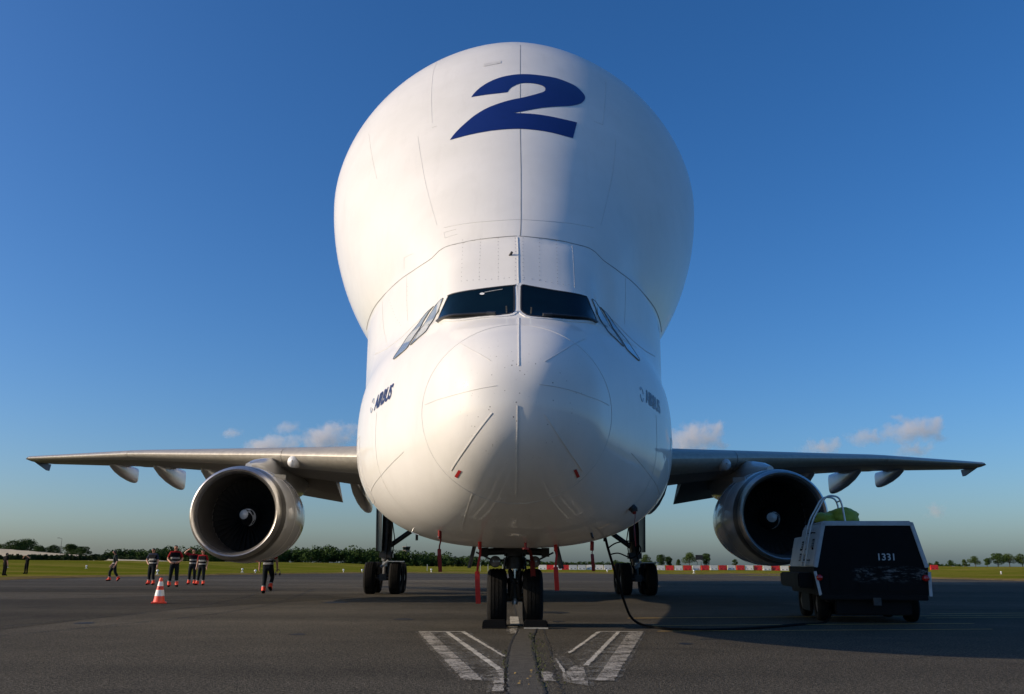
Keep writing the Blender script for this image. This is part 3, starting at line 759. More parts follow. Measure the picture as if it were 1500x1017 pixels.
put(skin_ribbon([(-x, z) for x, z in SEAM], .015, .004), 'panel_seam', M['seam'])
for s in (1, -1):
    put(skin_ribbon([(x*s, z) for x, z in BROW_LOW], .014, .004), 'panel_seam', M['seam_faint'])
put(skin_ribbon(RADOME_EDGE, .010, .003), 'radome_joint', M['seam_faint'])
for i, l in enumerate(DIVERTERS):
    put(skin_ribbon(l, .011 if i < 4 or i == 8 else .007, .007 if i < 4 else .004), 'diverter_strip', M['white'] if i < 4 or i == 8 else M['seam_faint'])
for l in TAGS:
    put_o = decal(l, .05, .006, front, 'warning_mark', M['redmark'])
def station_seam(y, a0, a1, m, wd=.008):
    th = np.linspace(R(a0), R(a1), 90); r, zc = ring(y, th)
    mb = MB(); v = []
    for t_, rr in zip(th, r):
        for k in (-1, 1): v.append((math.sin(t_)*(rr+.003), y+k*wd/2, float(zc)+math.cos(t_)*(rr+.003)))
    mb.add(v, [(2*i, 2*i+1, 2*i+3, 2*i+2) for i in range(89)])
    put(mb, 'panel_seam', M[m])
for y, a0, a1 in ((14.9, 100, 260), (13.2, 105, 170), (13.2, 190, 255)):
    station_seam(y, a0, a1, 'seam_faint')
for i, l in enumerate(BULGE_LINES):
    put(skin_ribbon(l, .012 if i < 2 else .008, .003 if i != 1 else .008), 'panel_seam', M['seam'] if i == 0 else (M['white'] if i == 1 else M['seam_faint']))
def rivets():
    mb = MB()
    for row in RIVET_ROWS:
        for (x0, z0), (x1, z1) in zip(row, row[1:]):
            n = max(2, int(math.hypot(x1-x0, z1-z0)/.075))
            for k in range(n):
                p, nn = front(x0+(x1-x0)*k/n+random.uniform(-.004, .004), z0+(z1-z0)*k/n)
                if p is None: continue
                a = nn.orthogonal().normalized(); b = nn.cross(a); r = .0085
                mb.add([p+a*r*math.cos(q)+b*r*math.sin(q)+nn*.002 for q in (0, 1.57, 3.14, 4.71)]+[p+nn*.006], [(0, 1, 4), (1, 2, 4), (2, 3, 4), (3, 0, 4)])
    tag(put(mb, 'rivets', M['rivet']), kind='stuff')
rivets()
decal([(-.66, 11.06), (-.30, 11.16), (-.30, 11.30), (-.66, 11.20)], .1, .005, front, 'access_panel', M['seam_faint'])
p, n = front(-.13, 5.47); put(MB().tube([p-n*.02, p+n*.05+Vector((.05, 0, .01))], .018, 8), 'drain_mast', M['black'])
# lettering on both cheeks
def text_bm(txt, size, shear, off=0):
    c = bpy.data.curves.new('text', 'FONT'); c.body = txt; c.size = size; c.shear = shear; c.offset = off; c.resolution_u = 4
    o = bpy.data.objects.new('text', c); COL.objects.link(o)
    dg = bpy.context.evaluated_depsgraph_get(); me = bpy.data.meshes.new_from_object(o.evaluated_get(dg))
    bm = bmesh.new(); bm.from_mesh(me); bpy.data.meshes.remove(me); bpy.data.objects.remove(o); bpy.data.curves.remove(c)
    return bm
def cheek_text(s, y0, z0, dirn, wid, slope):
    bm = text_bm('AIRBUS', .29, .28, .010)
    xs = [v.co.x for v in bm.verts]; k = wid/(max(xs)-min(xs)); x0 = min(xs)
    for v in bm.verts:
        u = (v.co.x-x0)*k
        v.co = Vector((y0+dirn*u, z0+v.co.y+slope*u, 0))
    cut_grid(bm, .12)
    drape(bm, .006, lambda y, z: side(y, z, s), 'lettering', M['lettering'])
cheek_text(-1, 13.38, 3.35, -1, .88, .05)
cheek_text(1, 12.66, 3.38, 1, .90, -.03)
def emblem(s, yc, zc, dirn):
    mb = MB()
    for ph in (0, 1):
        pts = []
        for k in range(9):
            a = math.pi*(.05+k/8*.75)+ph*math.pi
            pts.append((yc+dirn*(.075*math.cos(a)+.02*math.sin(a)), zc+.10*math.sin(a)))
        sk = skin_ribbon(pts, .028, .006, .02, proj=lambda y, z: side(y, z, s)); mb.add(sk.v, sk.f)
    put(mb, 'emblem', M['emblem'])
emblem(-1, 13.53, 3.45, -1); emblem(1, 12.50, 3.46, 1)
# door outlines and placards on the cheeks
for s in (-1, 1):
    pj = lambda y, z, s=s: side(y, z, s)
    put(skin_ribbon([(14.5, 2.2), (14.5, 3.0), (14.62, 3.12), (15.3, 3.12), (15.42, 3.0), (15.42, 2.2), (15.3, 2.08), (14.62, 2.08), (14.5, 2.2)], .018, .004, .1, proj=pj), 'door_seam', M['seam_faint'])
    put(skin_ribbon([(12.0, 2.55), (13.2, 2.35), (14.4, 2.2)], .012, .004, .1, proj=pj), 'panel_seam', M['seam_faint'])
# probes and antennas under the chin
for i, pr in enumerate(PROBES[:4]):
    p, n = front(*pr[0]); o = MB().tube([p-n*.02, p+n*.07], .018, 8)
    e = p+n*.07; o.tube([e+Vector((0, .02, 0)), e+Vector((0, -.16, -.01))], [.018, .008], 8); put(o, 'pitot_probe', M['strut'] if i else M['steel'])
p, n = front(*PROBES[4][0]); SOCKET = p.copy()
put(MB().tube([p-n*.02, p+n*.06], .06, 10).box(p+n*.05, (.10, .06, .05)), 'power_socket', M['black'])
p, n = below(-1.62, 14.4); put(MB().tube([p, p+n*.05, p+n*.06+Vector((.12, -.02, -.03))], .008, 6), 'static_mast', M['steel'])
p, n = below(.15, 13.7); put(MB().tube([p+Vector((0, 0, .03)), p-Vector((0, 0, .09))], .02, 8).lathe([(-.10, .001), (-.10, .05), (-.07, .05), (-.07, .001)], p, 'z', 12), 'beacon_lamp', M['redmark'], smooth=40)

# ---- wings
def airfoil(x, t):
    yt = 5*t*(.2969*np.sqrt(x)-.126*x-.3516*x*x+.2843*x**3-.1015*x**4)
    cam_ = .012*np.sin(np.pi*x)
    return cam_+yt, cam_-yt
WING = [(2.2, 24.9, 4.00, 10.6, .135, 2.0), (4.8, 26.95, 4.22, 8.75, .125, 1.6), (8.0, 29.6, 4.58, 6.9, .115, 1.0), (15, 35.3, 5.26, 4.75, .105, .4), (22.2, 41.2, 5.74, 2.6, .10, 0)]
def wsec(x):
    xs = [w_[0] for w_ in WING]
    return [np.interp(x, xs, [w_[k] for w_ in WING]) for k in range(1, 6)]
def wring(sx, x, a, b, n=14, drop=0, inset=0):
    """closed section between chord fractions a and b"""
    yl, z, c, t, tw = wsec(x)
    u = a+(b-a)*(1-np.cos(np.linspace(0, np.pi, n)))/2
    up, lo = airfoil(u, t)
    pts = [(p, q) for p, q in zip(u, up)]+[(p, q) for p, q in zip(u[::-1], lo[::-1])]
    out = []
    for p, q in pts:
        if drop:
            dx, dz = p-a, q; p = a+dx*math.cos(drop)+dz*math.sin(drop); q = dz*math.cos(drop)-dx*math.sin(drop)
        tr = R(tw)
        out.append((sx*x, yl+c*(p*math.cos(tr)+q*math.sin(tr)), z+c*(q*math.cos(tr)-p*math.sin(tr))))
    return out
def wpiece(sx, x0, x1, a, b, drop=0, n=14):
    k = max(2, int((x1-x0)/1.2)+1); mb = MB()
    return mb.loft([wring(sx, x, a, b, n, drop) for x in np.linspace(x0, x1, k)])
def wing(sx):
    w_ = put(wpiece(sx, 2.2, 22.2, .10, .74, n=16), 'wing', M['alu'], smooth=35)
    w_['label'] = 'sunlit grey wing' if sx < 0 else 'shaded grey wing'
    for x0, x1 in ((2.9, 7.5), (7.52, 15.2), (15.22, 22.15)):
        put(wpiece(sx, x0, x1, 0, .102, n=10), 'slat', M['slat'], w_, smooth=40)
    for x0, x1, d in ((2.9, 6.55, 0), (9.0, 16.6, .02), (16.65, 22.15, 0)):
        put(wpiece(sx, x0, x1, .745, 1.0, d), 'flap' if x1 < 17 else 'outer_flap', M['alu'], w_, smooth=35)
    put(wpiece(sx, 6.6, 8.95, .745, 1.0, R(24)), 'aileron', M['alu'], w_, smooth=35)
    for x, L, hgt in ((17.6, 2.8, .56), (15.0, 3.5, .74), (12.4, 3.7, .8), (5.6, 4.2, .9)):
        yl, z, c, t, tw = wsec(x); y0 = yl+c*.52; zz = z-c*t*.30
        rings = []
        for f, wd, dn in ((0, .04, .02), (.10, .14, .22), (.3, .20, .52), (.55, .22, .80), (.78, .22, .97), (.92, .20, 1.04), (1, .17, 1.06)):
            y = y0+L*f; b_ = zz-hgt*dn; tp = zz+.16-.06*f
            sq = lambda a_: math.copysign(abs(a_)**.55, a_)
            rings.append([(sx*x+wd*sq(math.cos(q)), y, (tp+b_)/2+(tp-b_)/2*sq(math.sin(q))) for q in np.linspace(0, 2*np.pi, 20, endpoint=False)])
        put(MB().loft(rings), 'flap_fairing', M['cowl'], w_, smooth=50)
    yl, z, c, t, tw = wsec(22.2)
    tip = [wring(sx, 22.2, 0, 1, 12)]
    cap = MB().loft([wring(sx, 22.2, .0, 1, 12), [(sx*22.42, p[1]*.8+(yl+c*.6)*.2, z+(p[2]-z)*.35) for p in wring(sx, 22.2, 0, 1, 12)]])
    put(cap, 'wing_tip', M['alu'], w_, smooth=40)
    f = MB(); x = sx*22.38
    f.add([(x-.02, yl+.8, z), (x-.02, yl+2.6, z-.02), (x-.02, yl+2.5, z-.34), (x-.02, yl+2.25, z-.34), (x+.02, yl+.8, z), (x+.02, yl+2.6, z-.02), (x+.02, yl+2.5, z-.34), (x+.02, yl+2.25, z-.34)],
          [(0, 1, 2, 3), (7, 6, 5, 4), (0, 4, 5, 1), (1, 5, 6, 2), (2, 6, 7, 3), (3, 7, 4, 0)])
    put(f, 'wing_fence', M['lettering'], w_)
    return w_
for sx in (-1, 1): wing(sx)
# ---- engines
def engine(sx):
    c = (sx*7.94, 26.0, 2.50); KR = .94
    prof_in = [(1.55, 1.19), (1.2, 1.19), (.8, 1.17), (.45, 1.165), (.22, 1.20)]
    lip = [(.22, 1.20), (.10, 1.235), (.03, 1.275), (.0, 1.315), (.03, 1.36), (.10, 1.395), (.18, 1.415)]
    ringp = [(.18, 1.415), (.32, 1.445), (.50, 1.465)]
    cowl = [(.50, 1.467), (.52, 1.472), (.9, 1.50), (1.5, 1.515), (2.2, 1.50), (2.9, 1.44), (3.6, 1.33), (4.2, 1.19), (4.22, 1.15), (3.6, 1.2), (2.4, 1.21), (1.55, 1.2)]
    e = put(MB().lathe([(a_, r_*KR) for a_, r_ in cowl], c, 'y', 72), 'engine', M['cowl'], smooth=30)
    e['label'] = 'sunlit engine with its open intake' if sx < 0 else 'shaded engine behind the service cart'
    put(MB().lathe([(a_, r_*KR) for a_, r_ in lip], c, 'y', 72), 'intake_lip', M['lip'], e, smooth=60)
    put(MB().lathe([(a_, r_*KR) for a_, r_ in ringp], c, 'y', 72), 'intake_ring', M['lipring'], e, smooth=60)
    put(MB().lathe([(a_, r_*KR) for a_, r_ in prof_in], c, 'y', 72), 'intake_liner', M['liner'], e, smooth=60)
    sp = [(1.02, .001), (1.04, .05), (1.10, .11), (1.22, .20), (1.38, .29), (1.5, .34), (1.75, .36)]
    put(MB().lathe(sp, c, 'y', 32), 'spinner', M['spinner'], e, smooth=60)
    # white comma painted on the spinner
    mb = MB(); v = []; K = 22
    for k in range(K):
        u = k/(K-1); ang = R(150)-u*R(235); r = .0+u*.335; wd = .14*(1-u)**.7+.012
        for rr in (max(.002, r-wd*.5), r+wd*.6):
            rr = min(rr, .34); y = np.interp(rr, [p_[1] for p_ in sp], [p_[0] for p_ in sp])
            v.append((c[0]+rr*math.cos(ang), c[1]+y-.006, c[2]+rr*math.sin(ang)))
    mb.add(v, [(2*i, 2*i+1, 2*i+3, 2*i+2) for i in range(K-1)])
    dsk = []
    for rr in (.0, .08, .145):
        for j in range(14): dsk.append((c[0]-.04+rr*math.cos(j*.4488), c[1]+np.interp(math.hypot(-.04+rr*math.cos(j*.4488), rr*math.sin(j*.4488)), [p_[1] for p_ in sp], [p_[0] for p_ in sp])-.02, c[2]+rr*math.sin(j*.4488)))
    mb.add(dsk, [(i*14+j, i*14+(j+1) % 14, (i+1)*14+(j+1) % 14, (i+1)*14+j) for i in range(2) for j in range(14)])
    put(mb, 'spinner_mark', M['mark_white'], e, smooth=60)
    # one fan blade, shared by 38
    bv = []; K = 7
    for k in range(K):
        u = k/(K-1); r = .28+u*.83; tw = R(25+38*u); ch = .15+.09*u
        for s_, th_ in ((-1, 0), (0, .012), (1, 0), (0, -.012)):
            bv.append((s_*ch/2*math.sin(tw)+th_*math.cos(tw), s_*ch/2*math.cos(tw)-th_*math.sin(tw), r))
    bmh = MB().loft([bv[i*4:i*4+4] for i in range(K)]).mesh('fan_blade', 40); bmh.materials.append(M['blade'])
    for k in range(38):
        o = bpy.data.objects.new('fan_blade', bmh); COL.objects.link(o); o.parent = e
        o.location = (c[0], c[1]+1.6, c[2]); o.rotation_euler = (0, 2*math.pi*k/38, 0)
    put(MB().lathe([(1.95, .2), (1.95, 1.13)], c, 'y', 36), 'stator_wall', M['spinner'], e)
    put(MB().lathe([(3.0, .95), (4.2, .85), (5.2, .62), (5.2, .57), (4.4, .6)], c, 'y', 36), 'core_nozzle', M['hot'], e, smooth=50)
    put(MB().lathe([(4.4, .45), (5.3, .36), (6.1, .02)], c, 'y', 24), 'exhaust_plug', M['hot'], e, smooth=60)
    # strake and pylon
    py = MB(); rings = []
    for y, wd, lo, hi in ((27.1, .10, 3.85, 4.05), (27.8, .22, 3.7, 4.22), (29.0, .30, 3.4, 4.42), (30.2, .32, 3.2, 4.55), (32, .32, 3.1, 4.4), (34.5, .16, 3.6, 4.3), (35.6, .04, 4.0, 4.25)):
        rings.append([(c[0]+wd*math.cos(q), y, (lo+hi)/2+(hi-lo)/2*math.sin(q)) for q in np.linspace(0, 2*np.pi, 14, endpoint=False)])
    put(py.loft(rings), 'pylon', M['cowl'], smooth=50)
    s_ = -sx; a = R(38)
    q0 = Vector((c[0]+s_*1.41*math.sin(a), 27.3, c[2]+1.41*math.cos(a)))
    put(MB().bar(q0+Vector((0, -.5, -.02)), q0+Vector((s_*.1, .5, .06)), .03, .16), 'strake', M['cowl'], e)
    for y in (1.5, 2.6): put(MB().lathe([(a_, r_*KR) for a_, r_ in ((y, 1.514 if y < 2 else 1.475), (y+.004, 1.519 if y < 2 else 1.481), (y+.014, 1.519 if y < 2 else 1.48), (y+.018, 1.512 if y < 2 else 1.474))], c, 'y', 72), 'cowl_seam', M['seam_faint'], e)
for sx in (-1, 1): engine(sx)
# small fairings on the leading edges, inboard of the pylon; sunlit one painted brighter
for sx in (-1, 1):
    put(MB().lathe([(0, .02), (.05, .14), (.2, .20), (.7, .16), (1.2, .02)], (sx*7.0, 28.65, 4.28), 'y', 16), 'wing_fairing', M['mark_white'] if sx < 0 else M['cowl'], smooth=60)
# ---- belly, fin, tailplanes
put(MB().loft([[(wd*math.cos(q), y, zc+h_*math.sin(q)) for q in np.linspace(0, 2*np.pi, 28, endpoint=False)] for y, wd, zc, h_ in ((22, .6, 3.2, .5), (24, 2.2, 3.2, 1.15), (27, 2.95, 3.3, 1.4), (34, 3.0, 3.4, 1.45), (38, 2.6, 3.4, 1.2), (42, .8, 3.5, .5))]), 'belly_fairing', M['white'], smooth=60)
def vane(rings, name, parent=None):
    out = []
    for (x, y, z, ch, th, ax) in rings:
        u = (1-np.cos(np.linspace(0, np.pi, 10)))/2; up, lo = airfoil(u, th); up = (up-lo)/2
        pts = [(p, q) for p, q in zip(u, up)]+[(p, -q) for p, q in zip(u[::-1][1:-1], up[::-1][1:-1])]
        out.append([(x+q*ch, y+p*ch, z) if ax == 'z' else (x, y+p*ch, z+q*ch) for p, q in pts])
    return put(MB().loft(out), name, M['white'], parent, smooth=40)
vane([(0, 50, 11.2, 9.5, .12, 'z'), (0, 57.5, 17.2, 4, .10, 'z')], 'fin')
for sx in (-1, 1):
    t_ = vane([(sx*.3, 55, 9.2, 6.0, .11, 'x'), (sx*8.3, 60.5, 9.8, 2.6, .10, 'x')], 'tailplane')
    vane([(sx*8.3, 60.0, 8.2, 2.2, .1, 'z'), (sx*8.3, 59.8, 9.8, 3.2, .1, 'z'), (sx*8.3, 61.2, 11.6, 1.6, .1, 'z')], 'end_fin', t_)
# ---- landing gear
def tyre(mb_c, r, wd, n=40, grooves=True):
    x, y, z = mb_c; h = wd/2; pr = [(-h*.55, r*.56), (-h*.9, r*.62), (-h, r*.76), (-h*.94, r*.88), (-h*.78, r*.955)]
    if grooves:
        for g in (-.55, -.2, .2, .55):
            pr += [((g-.05)*h, r*(1-.02*abs(g))), ((g-.045)*h, r*.975), ((g+.045)*h, r*.975), ((g+.05)*h, r*(1-.02*abs(g)))]
    pr += [(h*.78, r*.955), (h*.94, r*.88), (h, r*.76), (h*.9, r*.62), (h*.55, r*.56)]
    return MB().lathe(pr, mb_c, 'x', n, closed=True)
def hubm(c, r, wd):
    return MB().lathe([(-wd*.42, .001), (-wd*.42, r*.18), (-wd*.28, r*.22), (-wd*.22, r*.45), (-wd*.32, r*.56), (wd*.32, r*.56), (wd*.22, r*.45), (wd*.28, r*.22), (wd*.42, r*.18), (wd*.42, .001)], c, 'x', 28)
X0 = .03
ng = MB()
ng.tube([(X0, 16.95, 1.75), (X0, 16.85, 1.12)], .17, 18); ng.tube([(X0, 16.87, 1.2), (X0, 16.86, 1.0)], .215, 18)
ng.box((X0, 16.86, 1.33), (.40, .34, .20)); ng.box((X0, 16.72, 1.42), (.28, .14, .14))
ng.tube([(X0, 16.84, .58), (X0, 16.84, .44)], .12, 14); ng.tube([(X0-.42, 16.8, .5), (X0+.42, 16.8, .5)], .075, 14)
ng.tube([(X0, 17.0, 1.5), (X0, 18.6, 1.75)], .08, 10)
gear = put(ng, 'nose_gear', M['strut'], smooth=40)
put(MB().tube([(X0, 16.85, 1.02), (X0, 16.84, .62)], .10, 18), 'oleo', M['chrome'], gear, smooth=40)
put(MB().tube([(X0, 16.84, .84), (X0, 16.84, .58)], .135, 18), 'lower_strut', M['strut'], gear, smooth=40)
st = MB(); st.tube([(X0-.62, 16.78, 1.30), (X0-.18, 16.78, 1.32)], .065, 12); st.tube([(X0+.18, 16.78, 1.32), (X0+.62, 16.78, 1.30)], .065, 12)
st.box((X0-.56, 16.78, 1.30), (.14, .16, .16)); st.box((X0+.56, 16.78, 1.30), (.14, .16, .16))
put(st, 'steering_actuator', M['strut'], gear, smooth=40)
tl = MB(); tl.bar((X0-.1, 16.66, .98), (X0-.05, 16.5, .76), .05, .07); tl.bar((X0+.1, 16.66, .98), (X0+.05, 16.5, .76), .05, .07); tl.bar((X0-.05, 16.5, .76), (X0-.08, 16.68, .5), .05, .07); tl.bar((X0+.05, 16.5, .76), (X0+.08, 16.68, .5), .05, .07)
put(tl, 'torque_link', M['strut'], gear)
put(MB().lathe([(-.02, .001), (-.02, .05), (.04, .055), (.09, .03)], (X0, 16.66, .40), 'z', 12), 'tow_lug', M['steel'], gear, smooth=40)
for s in (-1, 1):
    l_ = put(MB().lathe([(.18, .03), (.08, .09), (.0, .105), (-.02, .1)], (X0+s*.36, 16.66, 1.13), 'y', 24), 'taxi_lamp', M['black'], gear, smooth=50)
    put(MB().lathe([(-.022, .001), (-.018, .06), (-.004, .098)], (X0+s*.36, 16.66, 1.13), 'y', 24), 'lens', M['lens'], gear, smooth=60)
    put(MB().tube([(X0+s*.2, 16.74, 1.16), (X0+s*.36, 16.74, 1.13)], .02, 8), 'lamp_bracket', M['strut'], gear)
    c = (X0+s*.325, 16.8, .505)
    put(tyre(c, .508, .36, 48), 'tyre', M['rubber'], gear, smooth=30)
    put(hubm(c, .508, .36), 'wheel_hub', M['hub'], gear, smooth=40)
    d = MB(); d.bar((X0+s*.72, 16.3, 1.44), (X0+s*.82, 16.3, 1.02), .03, 1.1, up=(0, 1, 0))
    put(d, 'gear_door', M['strut'])
    put(MB().bar((X0+s*.30, 16.9, 1.1), (X0+s*.72, 17.0, 1.3), .03), 'door_rod', M['strut'])
hs = MB()
for s, dx in ((1, .16), (-1, .15), (1, .11)):
    hs.tube([(X0+s*dx, 16.7, 1.28), (X0+s*(dx+.04), 16.62, 1.0), (X0+s*dx*.8, 16.66, .72), (X0+s*.08, 16.72, .5)], .014, 6)
put(hs, 'hydraulic_lines', M['hose'], gear, smooth=60)
decal([(x, y) for x, y in ((-.36, 15.85), (.42, 15.85), (.42, 17.6), (-.36, 17.6))], .12, .004, below, 'wheel_well_shade', M['seal'])  # flat dark patch on the hull, painted shade of the open well
def main_gear(sx):
    x = sx*4.72+.09; y = 34.7
    g = MB(); g.tube([(x, y, 4.1), (x, y, 1.2)], [.21, .19], 18); g.tube([(x, y, 1.3), (x, y, .6)], .14, 14)
    g.box((x, y, .60), (.26, 1.7, .24)); g.box((x, y, 1.42), (.5, .4, .22))
    for dy in (-.7, .7): g.tube([(x-.5, y+dy, .575), (x+.5, y+dy, .575)], .085, 12)
    m = put(g, 'main_gear', M['strut'], smooth=40)
    put(MB().tube([(x, y+.02, 1.2), (x, y+.02, .75)], .145, 14), 'oleo', M['chrome'], m, smooth=40)
    b = MB(); b.tube([(x-sx*.12, y, 1.75), (x-sx*1.55, y-.05, 2.75)], .095, 12); b.tube([(x-sx*.5, y-.05, 2.9), (x-sx*.9, y-.05, 2.3)], .03, 8); b.tube([(x-sx*1.15, y-.2, 2.6), (x-sx*1.15, y-.2, 1.95)], .05, 8)
    put(b, 'side_brace', M['strut'], m, smooth=40)
    put(MB().bar((x+sx*.36, y, 3.9), (x+sx*.30, y, 1.55), .05, 1.3, up=(0, 1, 0)), 'leg_door', M['strut'], m)
    hb = MB(); hb.tube([(x-sx*.22, y-.3, 2.6), (x-sx*.34, y-.42, 2.0), (x-sx*.26, y-.3, 1.5), (x-sx*.2, y-.6, 1.1), (x-sx*.1, y-.8, .8)], .022, 6); hb.tube([(x-sx*.1, y-.3, 2.2), (x+.05, y-.36, 1.4), (x+.1, y-.7, .9)], .02, 6)
    put(hb, 'brake_hose', M['hose'], m, smooth=60)
    put(MB().box((x+.02, y-.55, 1.08), (.16, .2, .16)).tube([(x-.1, y-.7, .96), (x+.16, y-.6, 1.2)], .05, 8), 'brake_manifold', M['steel'], m)
    put(MB().box((x+.46, y-.85, 1.17), (.62, .3, .03)), 'fender', M['steel'], m)
    for dy in (-.7, .7):
        for s in (-1, 1):
            c = (x+s*.465, y+dy, .575)
            put(tyre(c, .585, .43, 40), 'tyre', M['rubber'], m, smooth=30)
            put(hubm(c, .585, .43), 'wheel_hub', M['hub'], m, smooth=40)
for sx in (-1, 1): main_gear(sx)
# ---- things hanging from and standing under the nose
def strip(pts, wds, m=None, th=.004):
    """a hanging ribbon with thickness"""
    mb = MB(); v = []
    for (x, y, z), wd in zip(pts, wds):
        v += [(x-wd/2, y, z), (x+wd/2, y+.01, z), (x+wd/2, y+.01+th, z), (x-wd/2, y+th, z)]
    fs = []
    for i in range(len(pts)-1):
        a, b = i*4, i*4+4
        fs += [(a+k, a+(k+1) % 4, b+(k+1) % 4, b+k) for k in range(4)]
    fs += [(0, 1, 2, 3), tuple(len(v)-4+k for k in (3, 2, 1, 0))]
    return mb.add(v, fs)
def streamer(x, y, z0, z1, z2, w1, w2, label, tilt=0):
    m = M['red'] if 'bright' in label else M['red_dark']
    n = 5; pts = []; wd = []
    for k in range(n+1):
        u = k/n; pts.append((x+tilt*u+.012*math.sin(5*u), y+.02*math.sin(4*u), z0+(z1-z0)*u)); wd.append(w1)
    for k in range(n+1):
        u = k/n; pts.append((x+tilt+.012*math.sin(5+2*u), y+.03*math.sin(4+3*u), z1-.01+(z2-z1)*u)); wd.append(w2)
    t = empty('warning_streamer', (x, y, z2), label=label, cat='streamer', group='red cover streamers hanging under the nose')
    o = strip([(a-x, b-y, c-z2) for a, b, c in pts], wd).build('ribbon', m, t, smooth=60)
    o2 = MB().tube([(0, -.02, z0-z2+.07), (0, .03, z0-z2-.05)], .028, 8).build('probe_cover', m, t, smooth=50)
streamer(-1.12, 13.35, 1.50, 1.30, .98, .022, .055, 'dark red streamer hanging from the probe farthest to the sunlit side of the nose', .01)
streamer(-.54, 13.75, 1.36, .98, .52, .035, .072, 'long bright red streamer hanging beside the sunlit nose wheel', -.02)
streamer(.64, 14.3, 1.34, 1.05, .70, .035, .072, 'bright red streamer hanging beside the shaded nose wheel', .01)
streamer(1.12, 13.35, 1.34, 1.24, 1.0, .014, .05, 'short dark red streamer hanging between the nose wheel and the black cable', .01)
streamer(.27, 16.45, 1.36, 1.15, .84, .06, .09, 'dark red streamer draped on the nose gear leg', .08)
streamer(1.78, 13.5, 1.88, 1.62, 1.36, .012, .02, 'thin red streamer hanging below the power socket', .0)
def chock(x, label, edge):
    t = empty('wheel_chock', (x, 16.1, 0), label=label, cat='wheel chock', group='chocks in front of the nose wheels')
    MB().prism([(-.22, 0), (.22, 0), (.20, .14), (-.20, .14)], -.02, .20).build('wedge', M['truck_dark'], t, bevel=.02)
    MB().box((0, -.03, .012), (.42, .03, .022)).build('edge_plate', edge, t)
chock(-.33, 'black chock against the sunlit nose wheel', M['truck_dark']); chock(.39, 'black chock with a pale edge plate against the shaded nose wheel', M['post'])
# ------------------------------------------------------------------ power cable and ground power cart
def spline(pts, n=8):
    P = [Vector(p) for p in pts]; out = []
    for i in range(len(P)-1):
        a, b, c, d = P[max(i-1, 0)], P[i], P[i+1], P[min(i+2, len(P)-1)]
        for k in range(n):
            t = k/n; out.append(.5*((2*b)+(c-a)*t+(2*a-5*b+4*c-d)*t*t+(3*b-a-3*c+d)*t**3))
    return out+[P[-1]]
t = empty('power_cable', (2.6, 17.2, 0), label='black cable hanging from the nose and trailing over the apron to the service cart', cat='cable')
off = Vector((2.6, 17.2, 0))
pts = spline([(1.55, 15.55, 1.62), (1.60, 15.6, 1.40), (1.72, 15.9, 1.10), (1.85, 16.2, .78), (1.99, 16.5, .44), (2.13, 16.7, .17), (2.32, 16.7, .04), (2.52, 16.2, .025), (2.75, 15.8, .025), (3.3, 15.7, .025), (4.2, 16.2, .025), (5.3, 17.2, .025), (6.2, 18.2, .035), (6.6, 18.9, .45)])
MB().tube([p-off for p in pts], .023, 10).build('sheath', M['hose'], t, smooth=60)
p0 = Vector((2.0, 15.2, 1.42))
MB().tube([p-off for p in spline([(1.52, 14.9, 1.34), (1.7, 15.0, 1.44), (2.0, 15.1, 1.46), (2.1, 15.1, 1.32), (1.95, 15.1, 1.2), (1.72, 15.05, 1.27), (1.55, 14.95, 1.24)])], .012, 6).build('cable_loop', M['hose'], t, smooth=60)

